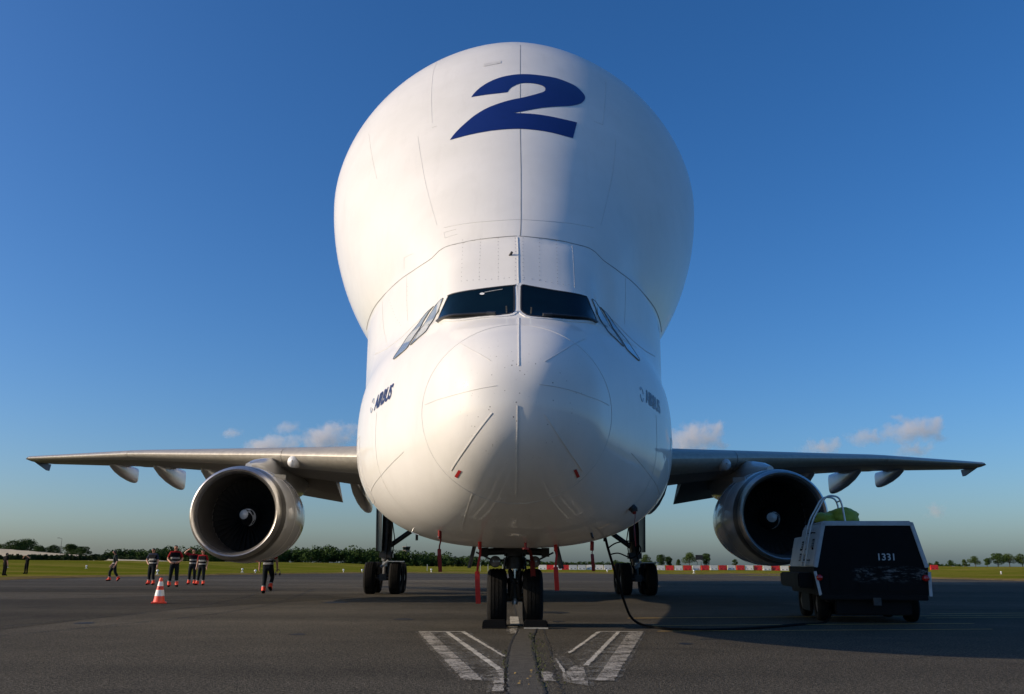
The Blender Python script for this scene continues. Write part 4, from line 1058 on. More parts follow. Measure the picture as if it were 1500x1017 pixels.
def cart():
    t = empty('service_cart', (7.08, 18.0, 0), R(-9), label='boxy off-white ground power cart with a dark rear face, ladder and the number 1331', cat='service cart')
    B = lambda mb, n, m, par=t, **k: mb.build(n, m, par, **k)
    ch = MB(); ch.prism([(-1.04, .52), (1.04, .52), (1.082, 1.075), (-1.082, 1.075)], .02, 3.3); ch.box((0, 1.7, .46), (1.7, 3.0, .16)); ch.box((0, 1.65, .30), (1.36, 2.5, .34)); ch.box((0, .10, .34), (1.42, .10, .36)); ch.box((-.98, 1.68, .36), (.06, .95, .4)); ch.box((.98, 1.68, .36), (.06, .95, .4))  # chassis, with dark skirt boxes added to deepen the shade between the wheels
    B(ch, 'chassis', M['truck_dark'], bevel=.015)
    hood = MB(); k = [(-1.075, 1.06), (1.075, 1.06), (.85, 1.93), (-.85, 1.93)]
    hood.prism(k, .04, 2.25)
    hood.prism([(-1.07, 1.06), (1.07, 1.06), (.92, 1.72), (-.92, 1.72)], 2.252, 3.25)
    hd = B(hood, 'hood', M['truck_white'], bevel=.012)
    MB().prism([(-.845, 1.935), (.845, 1.935), (.83, 1.965), (-.83, 1.965)], .05, 2.2).build('roof_panel', M['truck_white'], hd, bevel=.01)
    rp = MB().prism([(-1.03, 1.045), (1.03, 1.045), (.81, 1.88), (-.81, 1.88)], .012, .045).build('rear_panel', M['truck_rear'], t)
    for a, b, wd in (((-1.05, 1.06), (-.835, 1.93), .075), ((1.05, 1.06), (.835, 1.93), .075), ((-.86, 1.905), (.86, 1.905), .07)):
        MB().bar((a[0], .012, a[1]), (b[0], .012, b[1]), wd, .05, up=(0, 1, 0)).build('rear_frame', M['truck_white'], t, bevel=.008)
    for x in (-.33, .33): MB().box((x, .012, 1.2), (.02, .010, .14)).build('panel_rib', M['truck_dark'], rp)
    lo = MB().prism([(-1.03, .54), (1.03, .54), (1.07, 1.04), (-1.07, 1.04)], -.005, .018).build('tail_board', M['truck_rear'], t)
    for x in (-.55, 0, .55): MB().box((x, -.01, .80), (.5, .012, .38)).build('board_panel', M['truck_rear'], lo, bevel=.004)
    MB().box((0, -.045, .49), (2.0, .09, .10)).build('bumper', M['truck_dark'], t, bevel=.015)
    for s in (-1, 1):
        MB().bar((s*1.075, -.03, .98), (s*(1.0 if s < 0 else 1.06), -.03, .52), .055, .02, up=(0, 1, 0)).build('reflector_strip', M['truck_white'], t)
        l = MB().lathe([(-.09, .001), (-.085, .045), (-.06, .062), (0, .065)], (s*1.0, 0, .86), 'y', 20).build('tail_light', M['tail_red'], t, smooth=50)
        MB().lathe([(-.02, .075), (0, .08), (.01, .08)], (s*1.0, 0, .86), 'y', 20).build('lamp_rim', M['truck_dark'], l, smooth=50)
        for y in (.75, 2.6):
            MB_t = tyre((s*.86, y, .33), .33, .24, 32, True).build('tyre', M['rubber'], t, smooth=30)
            hubm((s*.86, y, .33), .33, .24).build('wheel_hub', M['hub'], t, smooth=40)
            MB().box((s*.86, y, .69), (.32, .86, .03)).build('mudguard', M['truck_dark'], t, bevel=.01)
    MB().tube([(0, -.02, .42), (0, -.25, .42)], .035, 10).box((0, -.27, .42), (.14, .06, .14)).build('tow_hitch', M['strut'], t)
    # number
    bm = text_bm('1331', .185, 0, .003); xs = [v.co.x for v in bm.verts]; mx_ = (min(xs)+max(xs))/2
    for v in bm.verts: v.co = Vector((v.co.x-mx_+.31, .008, v.co.y+1.20))
    me = bpy.data.meshes.new('number'); bm.to_mesh(me); bm.free()
    mesh_obj('number', me, M['truck_white'], rp)
    # side: tank, doors, vents, ladder
    MB().box((-1.21, 1.55, .80), (.30, 2.5, .30)).build('side_tank', M['truck_dark'], t, bevel=.03)
    def sidept(y, z, out=.0, s=-1):
        f = (z-1.06)/.87; return Vector((s*(1.075-.225*f+out), y, z))
    def sidebox(y0, y1, z0, z1, th=.02, s=-1):
        a, b, c, d = [sidept(y, z, .0, s) for y, z in ((y0, z0), (y1, z0), (y1, z1), (y0, z1))]
        n = Vector((s*.87, 0, .225)).normalized()*th
        return MB().add([a, b, c, d, a+n, b+n, c+n, d+n], [(0, 1, 2, 3), (4, 5, 6, 7), (0, 1, 5, 4), (1, 2, 6, 5), (2, 3, 7, 6), (3, 0, 4, 7)])
    for s in (-1, 1):
        for y0, y1, z1 in ((.12, .78, 1.86), (.82, 1.50, 1.86), (1.54, 2.2, 1.86)):
            d = sidebox(y0, y1, 1.10, z1, .018, s).build('side_door', M['truck_white'], t)
            sidebox(y0+.28, y0+.36, 1.40, 1.44, .045, s).build('handle', M['truck_dark'], d)
        for y0, z0, z1 in ((.45, 1.45, 1.62), (1.72, 1.42, 1.60), (1.72, 1.18, 1.34), (1.15, 1.2, 1.34)):
            v = sidebox(y0, y0+.24, z0, z1, .022, s).build('vent', M['truck_dark'], t)
            for k in range(4):
                zz = z0+.02+k*(z1-z0-.04)/4; sidebox(y0+.01, y0+.23, zz, zz+.012, .032, s).build('louvre', M['truck_white'], v)
    ld = MB()
    for y in (.55, .95):
        b0 = sidept(y, 1.08, .10); b1 = sidept(y, 1.9, .12)
        ld.tube(spline([b0, b1, (-.80, y, 2.25), (-.66, y, 2.46), (-.50, y, 2.50), (-.36, y, 2.40), (-.30, y, 1.96)], 5), .020, 8)
    l = ld.build('ladder', M['steel'], t, smooth=60)
    for k in range(5):
        z = 1.16+.17*k; MB().tube([sidept(.55, z, .105), sidept(.95, z, .105)], .016, 8).build('rung', M['steel'], l, smooth=60)
    for z in (1.2, 1.75):
        for y in (.55, .95): MB().tube([sidept(y, z, 0), sidept(y, z, .11)], .012, 6).build('bracket', M['truck_dark'], l)
    MB().tube([(-.36, .55, 2.40), (-.36, .95, 2.40)], .016, 8).build('handrail_bar', M['steel'], l, smooth=60)
    return t
CART = cart()
def lump(name, parent, c, size, m, seed, amp=.22, n=3):
    bm = bmesh.new(); bmesh.ops.create_icosphere(bm, subdivisions=n, radius=1)
    for v in bm.verts:
        d = noise.noise(v.co*1.7+Vector((seed, 0, 0)))*amp+noise.noise(v.co*4.3+Vector((0, seed, 0)))*amp*.45
        q = v.co*(1+d); q.z = max(q.z, -.55); v.co = Vector((q.x*size[0]+c[0], q.y*size[1]+c[1], q.z*size[2]+c[2]))
    me = bpy.data.meshes.new(name); bm.to_mesh(me); bm.free()
    for p in me.polygons: p.use_smooth = True
    return mesh_obj(name, me, m, parent)
a = Matrix.Translation((7.08, 18.0, 0)) @ Matrix.Rotation(R(-9), 4, 'Z')
tp = a @ Vector((-.38, 1.15, 1.965))
t = empty('tarp', tp, R(-9), label='crumpled yellow-green tarp lying on the roof of the service cart', cat='tarp')
lump('heap', t, (.14, 0, .13), (.36, .42, .20), M['tarp'], 3, .30)
lump('fold', t, (-.22, -.12, .085), (.22, .32, .14), M['tarp'], 9, .45)

# ------------------------------------------------------------------ traffic cone
t = empty('traffic_cone', (-9.55, 25.2, 0), R(20), label='orange and white traffic cone on the apron in front of the crew', cat='traffic cone')
MB().box((0, 0, .02), (.40, .40, .04)).build('base', M['orange'], t, bevel=.012)
def cone_part(z0, z1, extra=0): return MB().lathe([(z0, .155-.175*z0+extra), (z1, .155-.175*z1+extra)], (0, 0, 0), 'z', 28)
MB().lathe([(.04, .165), (.06, .150), (.66, .040), (.68, .030), (.68, .001)], (0, 0, 0), 'z', 28).build('body', M['orange'], t, smooth=40)
for z0, z1 in ((.20, .36), (.46, .58)):
    f = lambda z: .150-.11*(z-.06)/.60
    MB().lathe([(z0, f(z0)+.001), (z0, f(z0)+.004), (z1, f(z1)+.004), (z1, f(z1)+.001)], (0, 0, 0), 'z', 28).build('reflective_sleeve', M['mark_white'], t, smooth=40)
MB().lathe([(.40, .0905), (.40, .0925), (.435, .086), (.435, .084)], (0, 0, 0), 'z', 28).build('printed_band', M['redmark'], t, smooth=40)

# ------------------------------------------------------------------ people
def person(x, y, H, rz, pose, dress, label, group=None, z=0):
    """skeleton -> one skinned body; clothing is lifted off that body as its children"""
    J = dict(pel=(0, 0, .95), sp=(0, .0, 1.10), ch=(0, 0, 1.30), nb=(0, .01, 1.45), nk=(0, .0, 1.52), jaw=(0, -.02, 1.595), hd=(0, -.005, 1.66), top=(0, .008, 1.715), nose=(0, -.128, 1.64))
    for s, k in ((-1, 'R'), (1, 'L')):
        J.update({'sh'+k: (s*.185, 0, 1.42), 'el'+k: (s*.25, .03, 1.13), 'wr'+k: (s*.27, -.03, .88), 'pm'+k: (s*.275, -.05, .80),
                  'hp'+k: (s*.10, 0, .90), 'kn'+k: (s*.12, -.02, .50), 'an'+k: (s*.13, .02, .09), 'to'+k: (s*.16, -.15, .035), 'he'+k: (s*.125, .06, .04)})
    J.update(pose)
    for k, s in (('R', -1), ('L', 1)):
        w_, p_ = Vector(J['wr'+k]), Vector(J['pm'+k]); d = (p_-w_).normalized()
        sd_ = d.cross(Vector((s, .2, .1))).normalized()
        for i in range(4):
            b = p_+sd_*(.027-.018*i); L = (.075, .085, .08, .062)[i]
            J['f%d%s' % (i, k)] = tuple(b+d*L*.5); J['g%d%s' % (i, k)] = tuple(b+d*L*.85+Vector((-s*.02, 0, 0)))
        J['t0'+k] = tuple(w_.lerp(p_, .5)+sd_*.05+d*.02); J['t1'+k] = tuple(w_.lerp(p_, .5)+sd_*.062+d*.055)
    rad = dict(pel=.145, sp=.118, ch=.148, nb=.080, nk=.046, jaw=.074, hd=.108, top=.088, nose=.016)
    for k in 'RL':
        rad.update({'sh'+k: .072, 'el'+k: .046, 'wr'+k: .030, 'pm'+k: .036, 'hp'+k: .098, 'kn'+k: .064, 'an'+k: .044, 'to'+k: .034, 'he'+k: .036, 't0'+k: .013, 't1'+k: .010})
        for i in range(4): rad['f%d%s' % (i, k)] = .0105; rad['g%d%s' % (i, k)] = .009
    E = [('pel', 'sp'), ('sp', 'ch'), ('ch', 'nb'), ('nb', 'nk'), ('nk', 'jaw'), ('jaw', 'hd'), ('hd', 'top'), ('hd', 'nose')]
    for k in 'RL':
        E += [('ch', 'sh'+k), ('sh'+k, 'el'+k), ('el'+k, 'wr'+k), ('wr'+k, 'pm'+k), ('wr'+k, 't0'+k), ('t0'+k, 't1'+k), ('pel', 'hp'+k), ('hp'+k, 'kn'+k), ('kn'+k, 'an'+k), ('an'+k, 'to'+k), ('an'+k, 'he'+k)]
        for i in range(4): E += [('pm'+k, 'f%d%s' % (i, k)), ('f%d%s' % (i, k), 'g%d%s' % (i, k))]
    names = list(J); ix = {n: i for i, n in enumerate(names)}; sc = H/1.79
    me = bpy.data.meshes.new('skeleton'); me.from_pydata([Vector(J[n])*sc for n in names], [(ix[a], ix[b]) for a, b in E], [])
    o = bpy.data.objects.new('skeleton', me); COL.objects.link(o)
    md = o.modifiers.new('skin', 'SKIN'); md.use_smooth_shade = True
    for i, n in enumerate(names):
        q = me.skin_vertices[0].data[i]; f = rad[n]*sc
        q.radius = (f*(1.25 if n in ('pel', 'sp', 'ch') else 1), f*(.82 if n in ('pel', 'sp', 'ch') else 1)); q.use_root = (n == 'pel')
    sb = o.modifiers.new('sub', 'SUBSURF'); sb.levels = 3; sb.render_levels = 3
    dg = bpy.context.evaluated_depsgraph_get(); bme = bpy.data.meshes.new_from_object(o.evaluated_get(dg))
    bpy.data.objects.remove(o); bpy.data.meshes.remove(me)
    nv = len(bme.vertices); co = np.zeros(nv*3); bme.vertices.foreach_get('co', co); co = co.reshape(-1, 3)
    nr = np.zeros(nv*3); bme.vertices.foreach_get('normal', nr); nr = nr.reshape(-1, 3)
    faces = [tuple(p.vertices) for p in bme.polygons]
    cen = np.array([co[list(f)].mean(0) for f in faces])
    best = np.full(len(cen), 9.); bone = np.zeros(len(cen), int); tt = np.zeros(len(cen))
    for bi, (a, b) in enumerate(E):
        A, B_ = np.array(J[a])*sc, np.array(J[b])*sc; d = B_-A
        u = np.clip(((cen-A) @ d)/(d @ d), 0, 1); ds = np.linalg.norm(cen-(A+u[:, None]*d), axis=1)-(rad[a]*(1-u)+rad[b]*u)*sc
        m_ = ds < best; best[m_] = ds[m_]; bone[m_] = bi; tt[m_] = u[m_]
    bn = np.array(['%s>%s' % e for e in E])[bone]; zz = cen[:, 2]/sc
    body = mesh_obj('person', bme, M['skin']); bme.name = 'person'
    for p in bme.polygons: p.use_smooth = True
    body.location = (x, y, z); body.rotation_euler = (0, 0, rz)
    tag(body, label, 'person', group)
    torso = np.isin(bn, ['pel>sp', 'sp>ch', 'ch>nb', 'ch>shR', 'ch>shL']) | (np.isin(bn, ['pel>hpR', 'pel>hpL']) & (zz > .93))
    uparm = np.char.startswith(bn, 'sh'); fore = np.char.startswith(bn, 'el')
    legs = np.char.startswith(bn, 'hp') | np.char.startswith(bn, 'kn') | np.isin(bn, ['pel>hpR', 'pel>hpL']) | ((bn == 'pel>sp') & (zz < 1.0))
    shin = np.char.startswith(bn, 'kn'); foot = np.char.startswith(bn, 'an')
    head = np.isin(bn, ['jaw>hd', 'hd>top', 'nk>jaw'])
    def shell(nm, mask, off, m, cuts=()):
        """cloth lifted off the body faces in mask; cuts = planes (point, normal) whose outer side is trimmed away"""
        idx = np.where(mask)[0]
        if len(idx) < 4: return
        bm = bmesh.new(); vm = {}
        for i in idx:
            for v in faces[i]:
                if v not in vm: vm[v] = bm.verts.new(co[v]+nr[v]*off*sc)
            bm.faces.new([vm[v] for v in faces[i]])
        for p, n in cuts:
            bmesh.ops.bisect_plane(bm, geom=bm.verts[:]+bm.edges[:]+bm.faces[:], plane_co=Vector(p)*sc, plane_no=Vector(n), clear_outer=True)
        if not bm.faces: bm.free(); return
        rim = [e for e in bm.edges if e.is_boundary]; bm.normal_update()
        r = bmesh.ops.extrude_edge_only(bm, edges=rim)
        for v in [g for g in r['geom'] if isinstance(g, bmesh.types.BMVert)]:
            v.co -= v.normal*(off*.9)*sc
        mm = bpy.data.meshes.new(nm); bm.to_mesh(mm); bm.free()
        for p in mm.polygons: p.use_smooth = True
        return mesh_obj(nm, mm, M[m], body)
    def between(z0, z1): return (((0, 0, z0), (0, 0, -1)), ((0, 0, z1), (0, 0, 1)))
    def along(a, b, t0, t1):
        A, B_ = Vector(J[a]), Vector(J[b]); d = B_-A
        return ((A+d*t0, -d), (A+d*t1, d))
    sl = dress.get('sleeve', .7)
    shell('shirt', torso | (uparm & (tt < sl)) | (fore & (sl > 1)), .010, dress['shirt'], between(.955, 9))
    shell('trousers', legs | (torso & (zz < 1.02)), .016, dress['trousers'], between(-1, .985))
    shell('shoe', foot & np.char.endswith(bn, 'R'), .012, 'cloth_black'); shell('shoe', foot & np.char.endswith(bn, 'L'), .012, 'cloth_black')
    hz = J['hd'][2]; hy = J['hd'][1]; hx = J['hd'][0]
    hd_all = head | (bn == 'hd>nose')
    shell('hair', hd_all, .012, 'hair', (((0, hy-.095, hz+.045), (0, -.72, -.70)),))
    if dress.get('vest'):
        shell('vest', torso & (np.abs(cen[:, 0]/sc) < .19), .024, 'cloth_vest', between(.97, 1.43))
        for z0, z1 in ((1.03, 1.075), (1.18, 1.235)):
            shell('reflective_band', torso & (zz > z0-.1) & (zz < z1+.1) & (np.abs(cen[:, 0]/sc) < .2), .031, 'reflect', between(z0, z1))
    if dress.get('belt'): shell('reflective_band', torso & (zz > .9) & (zz < 1.15), .022, 'reflect', between(1.0, 1.045))
    if dress.get('cuffs', True):
        for k in 'RL':
            sm = (shin | foot) & np.char.endswith(bn, k)
            shell('hivis_band', sm, .026, 'hivis', along('kn'+k, 'an'+k, .66, .98))
            shell('reflective_band', sm, .027, 'reflect', along('kn'+k, 'an'+k, .58, .65))
    hv = co[(np.abs(co[:, 2]/sc-hz) < .03) & (np.abs(co[:, 0]/sc-hx) < .14) & (np.abs(co[:, 1]/sc-hy) < .14)]
    ex = (hv[:, 0].max()-hv[:, 0].min())/2/sc if len(hv) else .08
    fv = hv[np.abs(np.abs(hv[:, 0]/sc-hx)-.03) < .012] if len(hv) else hv
    ey = fv[:, 1].min()/sc if len(fv) else hy-.09
    for s in (-1, 1):
        MB().lathe([(-.008, .001), (-.004, .008), (.004, .010)], ((hx+s*.031)*sc, (ey+.002)*sc, (hz+.012)*sc), 'y', 8).build('eye', M['hair'], body)
        MB().lathe([(-.012, .001), (-.01, .02), (.006, .026), (.010, .001)], ((hx+s*ex)*sc, (hy+.012)*sc, (hz-.008)*sc), 'x', 8).build('ear', M['skin'], body, smooth=50)
    MB().box((hx*sc, (ey+.006)*sc, (hz-.062)*sc), (.045, .016, .009)).build('mouth', M['redmark'], body)
    return body
crew = dict(shirt='cloth_red', trousers='cloth_trouser', vest=True)
akimbo = dict(elR=(-.40, .10, 1.18), wrR=(-.24, -.02, 1.00), pmR=(-.18, -.05, .97))
GR = 'ground crew standing by the engine'
person(-17.7, 45.8, 1.84, R(-12), {**akimbo, 'knL': (.10, -.05, .50), 'hd': (.01, -.02, 1.66)}, dict(shirt='cloth_navy', trousers='cloth_trouser', vest=True), 'crew member in a navy shirt with a hand on the hip, leftmost of the group', GR)
person(-15.35, 42.3, 1.93, R(14), dict(elR=(-.30, .05, 1.15), wrR=(-.17, -.17, 1.02), pmR=(-.10, -.21, 1.00), elL=(.30, .05, 1.15), wrL=(.17, -.17, 1.02), pmL=(.10, -.21, 1.0), anR=(-.16, .02, .09), anL=(.15, -.03, .09), toL=(.2, -.19, .035)), crew, 'tall crew member in red shirt and dark vest with hands joined in front', GR)
person(-16.1, 47.0, 1.83, R(5), dict(shR=(-.19, 0, 1.45), elR=(-.44, -.08, 1.53), wrR=(-.22, -.16, 1.71), pmR=(-.13, -.17, 1.715), elL=(.24, .05, 1.14)), crew, 'crew member in red shading the eyes with a raised hand', GR)
person(-15.2, 45.7, 1.77, R(-6), dict(elL=(.25, .05, 1.15), wrL=(.25, -.03, .9), anR=(-.19, .02, .09), toR=(-.24, -.14, .035), heR=(-.18, .06, .04)), crew, 'crew member in red with hanging arms, nearest the engine in the group', GR)
person(-22.9, 53.6, 1.83, R(-62), dict(knR=(-.11, -.20, .53), anR=(-.12, -.18, .10), toR=(-.14, -.35, .06), heR=(-.12, -.13, .05), knL=(.11, .06, .50), anL=(.12, .30, .16), toL=(.13, .20, .04), heL=(.12, .34, .19), elL=(.24, .10, 1.13), wrL=(.25, .02, .9), wrR=(-.27, -.16, .90), pmR=(-.27, -.20, .83), jaw=(0, -.06, 1.585), hd=(0, -.05, 1.65), top=(0, -.04, 1.705), nose=(0, -.17, 1.625)), dict(shirt='cloth_green', trousers='cloth_trouser', belt=True, sleeve=1.0), 'crew member in a grey-green top walking alone at the left of the others')
person(-8.75, 33.4, 1.84, R(176), dict(knR=(-.10, -.22, .56), anR=(-.10, -.02, .22), toR=(-.12, -.13, .12), heR=(-.10, .05, .20), knL=(.10, .0, .50), anL=(.09, .10, .10), toL=(.11, -.04, .035), heL=(.09, .15, .05), elR=(-.28, -.04, 1.14), wrR=(-.30, -.10, .90), pmR=(-.30, -.12, .82), elL=(.28, .08, 1.14), wrL=(.30, .04, .9), pmL=(.305, .03, .82)), dict(shirt='cloth_red', trousers='cloth_trouser', vest=True), 'crew member walking away behind the sunlit engine, only the lower body in view')
t = empty('headset', (-8.38, 33.35, .62), 0, label='dark headset carried by the walker behind the engine', cat='headset')
MB().tube(spline([(-.07, 0, .10), (-.08, 0, .18), (0, 0, .24), (.08, 0, .18), (.07, 0, .10)], 5), .012, 6).build('headband', M['black'], t, smooth=60)
for s in (-1, 1): MB().lathe([(-.03, .03), (-.025, .05), (.025, .05), (.03, .03)], (s*.075, 0, .08), 'x', 12).build('ear_cup', M['black'], t, smooth=40)
dark = dict(shirt='cloth_black', trousers='cloth_black', sleeve=.9, cuffs=False)
person(-40.1, 73.6, 1.85, R(150), dict(wrL=(.25, -.10, 1.0), pmL=(.22, -.16, 1.02)), dark, 'onlooker in black at the far left edge, standing on the grass border', 'onlookers in black')
person(-44.3, 85.0, 1.80, R(-20), dict(elR=(-.42, -.14, 1.40), wrR=(-.16, -.24, 1.60), pmR=(-.08, -.26, 1.64), elL=(.44, -.14, 1.42), wrL=(.14, -.26, 1.62), pmL=(.08, -.26, 1.65)), dark, 'onlooker in black holding a camera up to the face on the grass', 'onlookers in black')
t = empty('camera', (-44.2, 84.70, 1.60), R(-20), label='small dark camera raised by the onlooker on the grass', cat='camera')
MB().box((0, 0, .04), (.13, .07, .09)).build('body', M['black'], t, bevel=.008)
MB().lathe([(-.10, .001), (-.10, .035), (-.03, .04)], (0, 0, .04), 'y', 14).build('lens', M['hub'], t, smooth=40)

# ------------------------------------------------------------------ far side of the field
def barrier_mesh():
    mb = MB(); q = [(-.24, 0), (.24, 0), (.24, .16), (.13, .42), (.09, 1.10), (-.09, 1.10), (-.13, .42), (-.24, .16)]
    # long side along x
    n = len(q); L = .93
    mb.add([(-L, x, z) for x, z in q]+[(L, x, z) for x, z in q], [(i, (i+1) % n, n+(i+1) % n, n+i) for i in range(n)]+[tuple(range(n))[::-1], tuple(range(n, 2*n))])
    return mb.mesh('barrier', bevel=.03)
bmesh_ = barrier_mesh()
def slots(): return MB().box((-.45, -.20, .30), (.30, .12, .12)).box((.45, -.20, .30), (.30, .12, .12)).box((0, 0, 1.12), (.20, .10, .06)).mesh('slots')
slot_me = slots(); slot_me.materials.append(M['seal'])
red_me = bmesh_; wh_me = bmesh_.copy(); red_me.materials.append(M['bar_red']); wh_me.materials.append(M['bar_white'])
ORD = 'first second third fourth fifth sixth seventh eighth ninth tenth eleventh twelfth thirteenth fourteenth fifteenth sixteenth seventeenth eighteenth nineteenth twentieth'.split()
count = dict(r=0, w=0)
seq = [(796, 'w'), (808, 'r'), (818, 'w'), (828, 'r')]+[(840+12.6*i, 'w') for i in range(5)]+[(903+12.8*i, 'rw'[i % 2]) for i in range(37)]
for px, c in sorted(seq, reverse=True):
    if px > 1368 or 1166 < px < 1356: continue
    if px < 1350: count[c] += 1
    nm_ = dict(r='red', w='white')[c]
    lb = 'red plastic barrier just right of the service cart' if px > 1350 else '%s plastic barrier, %s %s one left of the service cart' % (nm_, ORD[count[c]-1], nm_)
    y = 214+random.uniform(-.3, .3); x = (px-739.5)/1300*y*.985-.18
    o = bpy.data.objects.new('barrier', red_me if c == 'r' else wh_me); COL.objects.link(o)
    o.location = (x, y, float(field_z(x, y))); o.rotation_euler = (0, 0, R(random.uniform(-4, 4)))
    tag(o, lb, 'barrier', 'red and white barriers across the field')
    s_ = bpy.data.objects.new('slots', slot_me); COL.objects.link(s_); s_.parent = o

def leaf_cloud(mb, lumps, n, size, rs):
    """leaf clumps scattered through a set of ellipsoid lumps"""
    for (c, r) in lumps:
        d = rs.normal(size=(n, 3)); d /= np.linalg.norm(d, axis=1)[:, None]
        rr = rs.uniform(.45, 1.05, n)**.6
        P = np.array(c)+d*rr[:, None]*np.array(r)
        A = rs.normal(size=(n, 3)); A /= np.linalg.norm(A, axis=1)[:, None]
        B_ = np.cross(A, rs.normal(size=(n, 3))); B_ /= np.linalg.norm(B_, axis=1)[:, None]
        s = size*rs.uniform(.6, 1.4, n)
        A = A*s[:, None]*.5; B_ = B_*s[:, None]*.38
        Q = np.stack([P-A, P+B_*.9, P+A, P-B_], 1).reshape(-1, 3); i = len(mb.v)
        mb.v += Q.tolist(); mb.f += [(i+4*q, i+4*q+1, i+4*q+2, i+4*q+3) for q in range(n)]; mb.m += [0]*n
    return mb
def tree_meshes(seed, h, wd, kind):
    rs = np.random.default_rng(seed); lumps = []
    k = 15
    for i in range(k):
        f = rs.uniform(0, 1); a = rs.uniform(0, 6.28)
        z = h*(.30+.62*f); rad = wd*.5*math.sqrt(max(.08, 1-(2*f-.85)**2))*rs.uniform(.2, .95)
        r = wd*rs.uniform(.13, .25)
        lumps.append(((rad*math.cos(a), rad*math.sin(a), z), (r*1.15, r*1.15, r*.9)))
    lumps.append(((0, 0, h*.55), (wd*.30, wd*.30, h*.28)))
    cm = leaf_cloud(MB(), lumps, 300, .030*h+.10, rs).mesh('crown')
    cm.materials.append(M['leaf'] if kind else M['leaf2'])
    tk = MB(); tk.tube([(0, 0, -.3), (.05, 0, h*.25), (-.03, .05, h*.5), (.02, 0, h*.8)], [.035*h, .026*h, .018*h, .005*h], 8)
    for i in range(6):
        c, r = lumps[i]; tk.tube([(0, 0, h*.3), (c[0]*.5, c[1]*.5, (h*.3+c[2])*.5), c], [.014*h, .010*h, .004*h], 6)
    tm = tk.mesh('trunk', 60); tm.materials.append(M['bark'])
    return cm, tm
VAR = [tree_meshes(s, 9, w_, s % 2) for s, w_ in ((1, 8), (2, 9.5), (3, 7), (4, 11), (5, 8.5), (6, 6.5))]
def tree(x, y, h, v, label, group, wide=1.0):
    t = empty('tree', (x, y, float(field_z(x, y))), random.uniform(0, 6.28), label=label, cat='tree', group=group)
    s = h/9
    for nm, me in zip(('crown', 'trunk'), VAR[v]):
        o = bpy.data.objects.new(nm, me); COL.objects.link(o); o.parent = t; o.scale = (s*wide, s*wide, s)
    return t
GL = 'trees above the pale slope'
def xat(px, y): return (px-739.5)/1300*y*.98-.18
for px, h, v, wd, lb in ((4, 8.8, 4, 1.3, 'tree cut by the left edge of the view above the pale slope'), (25, 9.6, 1, 1.25, 'broad dark tree near the left edge, left half of the tallest clump above the slope'), (44, 9.9, 3, 1.1, 'broad dark tree, right half of the tallest clump above the slope'),
                         (66, 8.3, 2, 1.0, 'small round tree just right of the tallest clump above the slope'), (89, 8.4, 0, 1.15, 'dark tree beside the thin lamp post'), (112, 8.7, 5, 1.3, 'tree standing between two close neighbours where the pale slope ends'), (129, 8.2, 4, 1.0, 'last tree on the right of the row above the pale slope')):
    y = 300+random.uniform(-6, 6); tree(xat(px, y), y, h-3.3, v, lb, GL, wd*1.25)
GB = 'trees beyond the barriers'
for px, h, v, lb in ((903, 3.4, 0, 'low bushy tree beyond the barriers, left of the shaded main wheels'), (948, 5.6, 1, 'rounded tree just right of the shaded main wheels, beyond the barriers'), (969, 6.2, 4, 'taller tree of the loose pair beyond the barriers'), (981, 5.2, 2, 'shorter tree of the loose pair beyond the barriers'), (994, 3.9, 5, 'smallest bushy tree in the gap left of the dark signboard'),
                     (1010, 6.4, 3, 'dark tree just left of the signboard beyond the barriers'), (1035, 6.8, 4, 'dark tree just right of the signboard beyond the barriers'), (1076, 3.6, 2, 'lone low tree beneath the shaded engine'), (1112, 2.9, 0, 'lone small bush-like tree close to the service cart, far beyond the barriers')):
    y = 400+random.uniform(-8, 8); tree(xat(px, y), y, h*.95, v, lb, GB, .95)
GRT = 'trees along the right horizon'
for px, h, v, lb in ((1372, 2.6, 2, 'tiny tree on the horizon next to the service cart'), (1392, 3.3, 0, 'low tree on the right horizon, second from the service cart'), (1412, 3.6, 5, 'small tree on the right horizon in a thin stretch'), (1428, 5.0, 1, 'rounded tree on the right horizon with a gap to its right'), (1445, 4.4, 2, 'small tree in the gap before the right-hand clump'),
                     (1461, 7.0, 4, 'tallest tree of the clump at the right edge of the view'), (1478, 6.0, 3, 'broad tree in the middle of the clump at the right edge'), (1497, 6.2, 1, 'tree cut by the right edge of the view')):
    y = 420+random.uniform(-8, 8); tree(xat(px, y), y, h*.92, v, lb, GRT, 1.15)
def mass(name, spans, size, m, label, n=34):
    rs = np.random.default_rng(31); mb = MB()
    for px0, px1, y, h0, h1, stp in spans:
        px = px0
        while px < px1:
            f = (px-px0)/(px1-px0); yy = y+rs.uniform(-12, 12); x = xat(px, yy); z0 = float(field_z(x, yy)); h = (h0+(h1-h0)*f)*rs.uniform(.72, 1.12)
            if rs.uniform() < .16: h *= .72
            lumps = []
            for k in range(6):
                r = h*rs.uniform(.16, .30); lumps.append(((x+rs.uniform(-.35, .35)*h, yy+rs.uniform(-.3, .3)*h, z0+rs.uniform(.12, .86)*h), (r*1.2, r*1.2, r)))
            leaf_cloud(mb, lumps, n, size*h**.5, rs)
            px += stp*rs.uniform(.6, 1.3)
    o = mb.build(name, m); tag(o, label, 'wood' if 'wood' in name else 'hedge', kind='stuff'); return o
mass('far_wood', [(160, 250, 330, 4.0, 4.4, 3.0), (245, 420, 400, 5.8, 6.6, 2.6), (410, 545, 430, 6.8, 7.6, 2.6), (530, 640, 450, 7.2, 6.4, 2.6), (630, 700, 450, 6.2, 5.6, 2.8), (690, 800, 620, 4.4, 3.8, 2.2), (800, 960, 700, 3.6, 3.2, 2.2), (1180, 1420, 700, 2.4, 2.6, 2.6)], .27, M['leaf'], 'dark continuous wood along the horizon', 64)
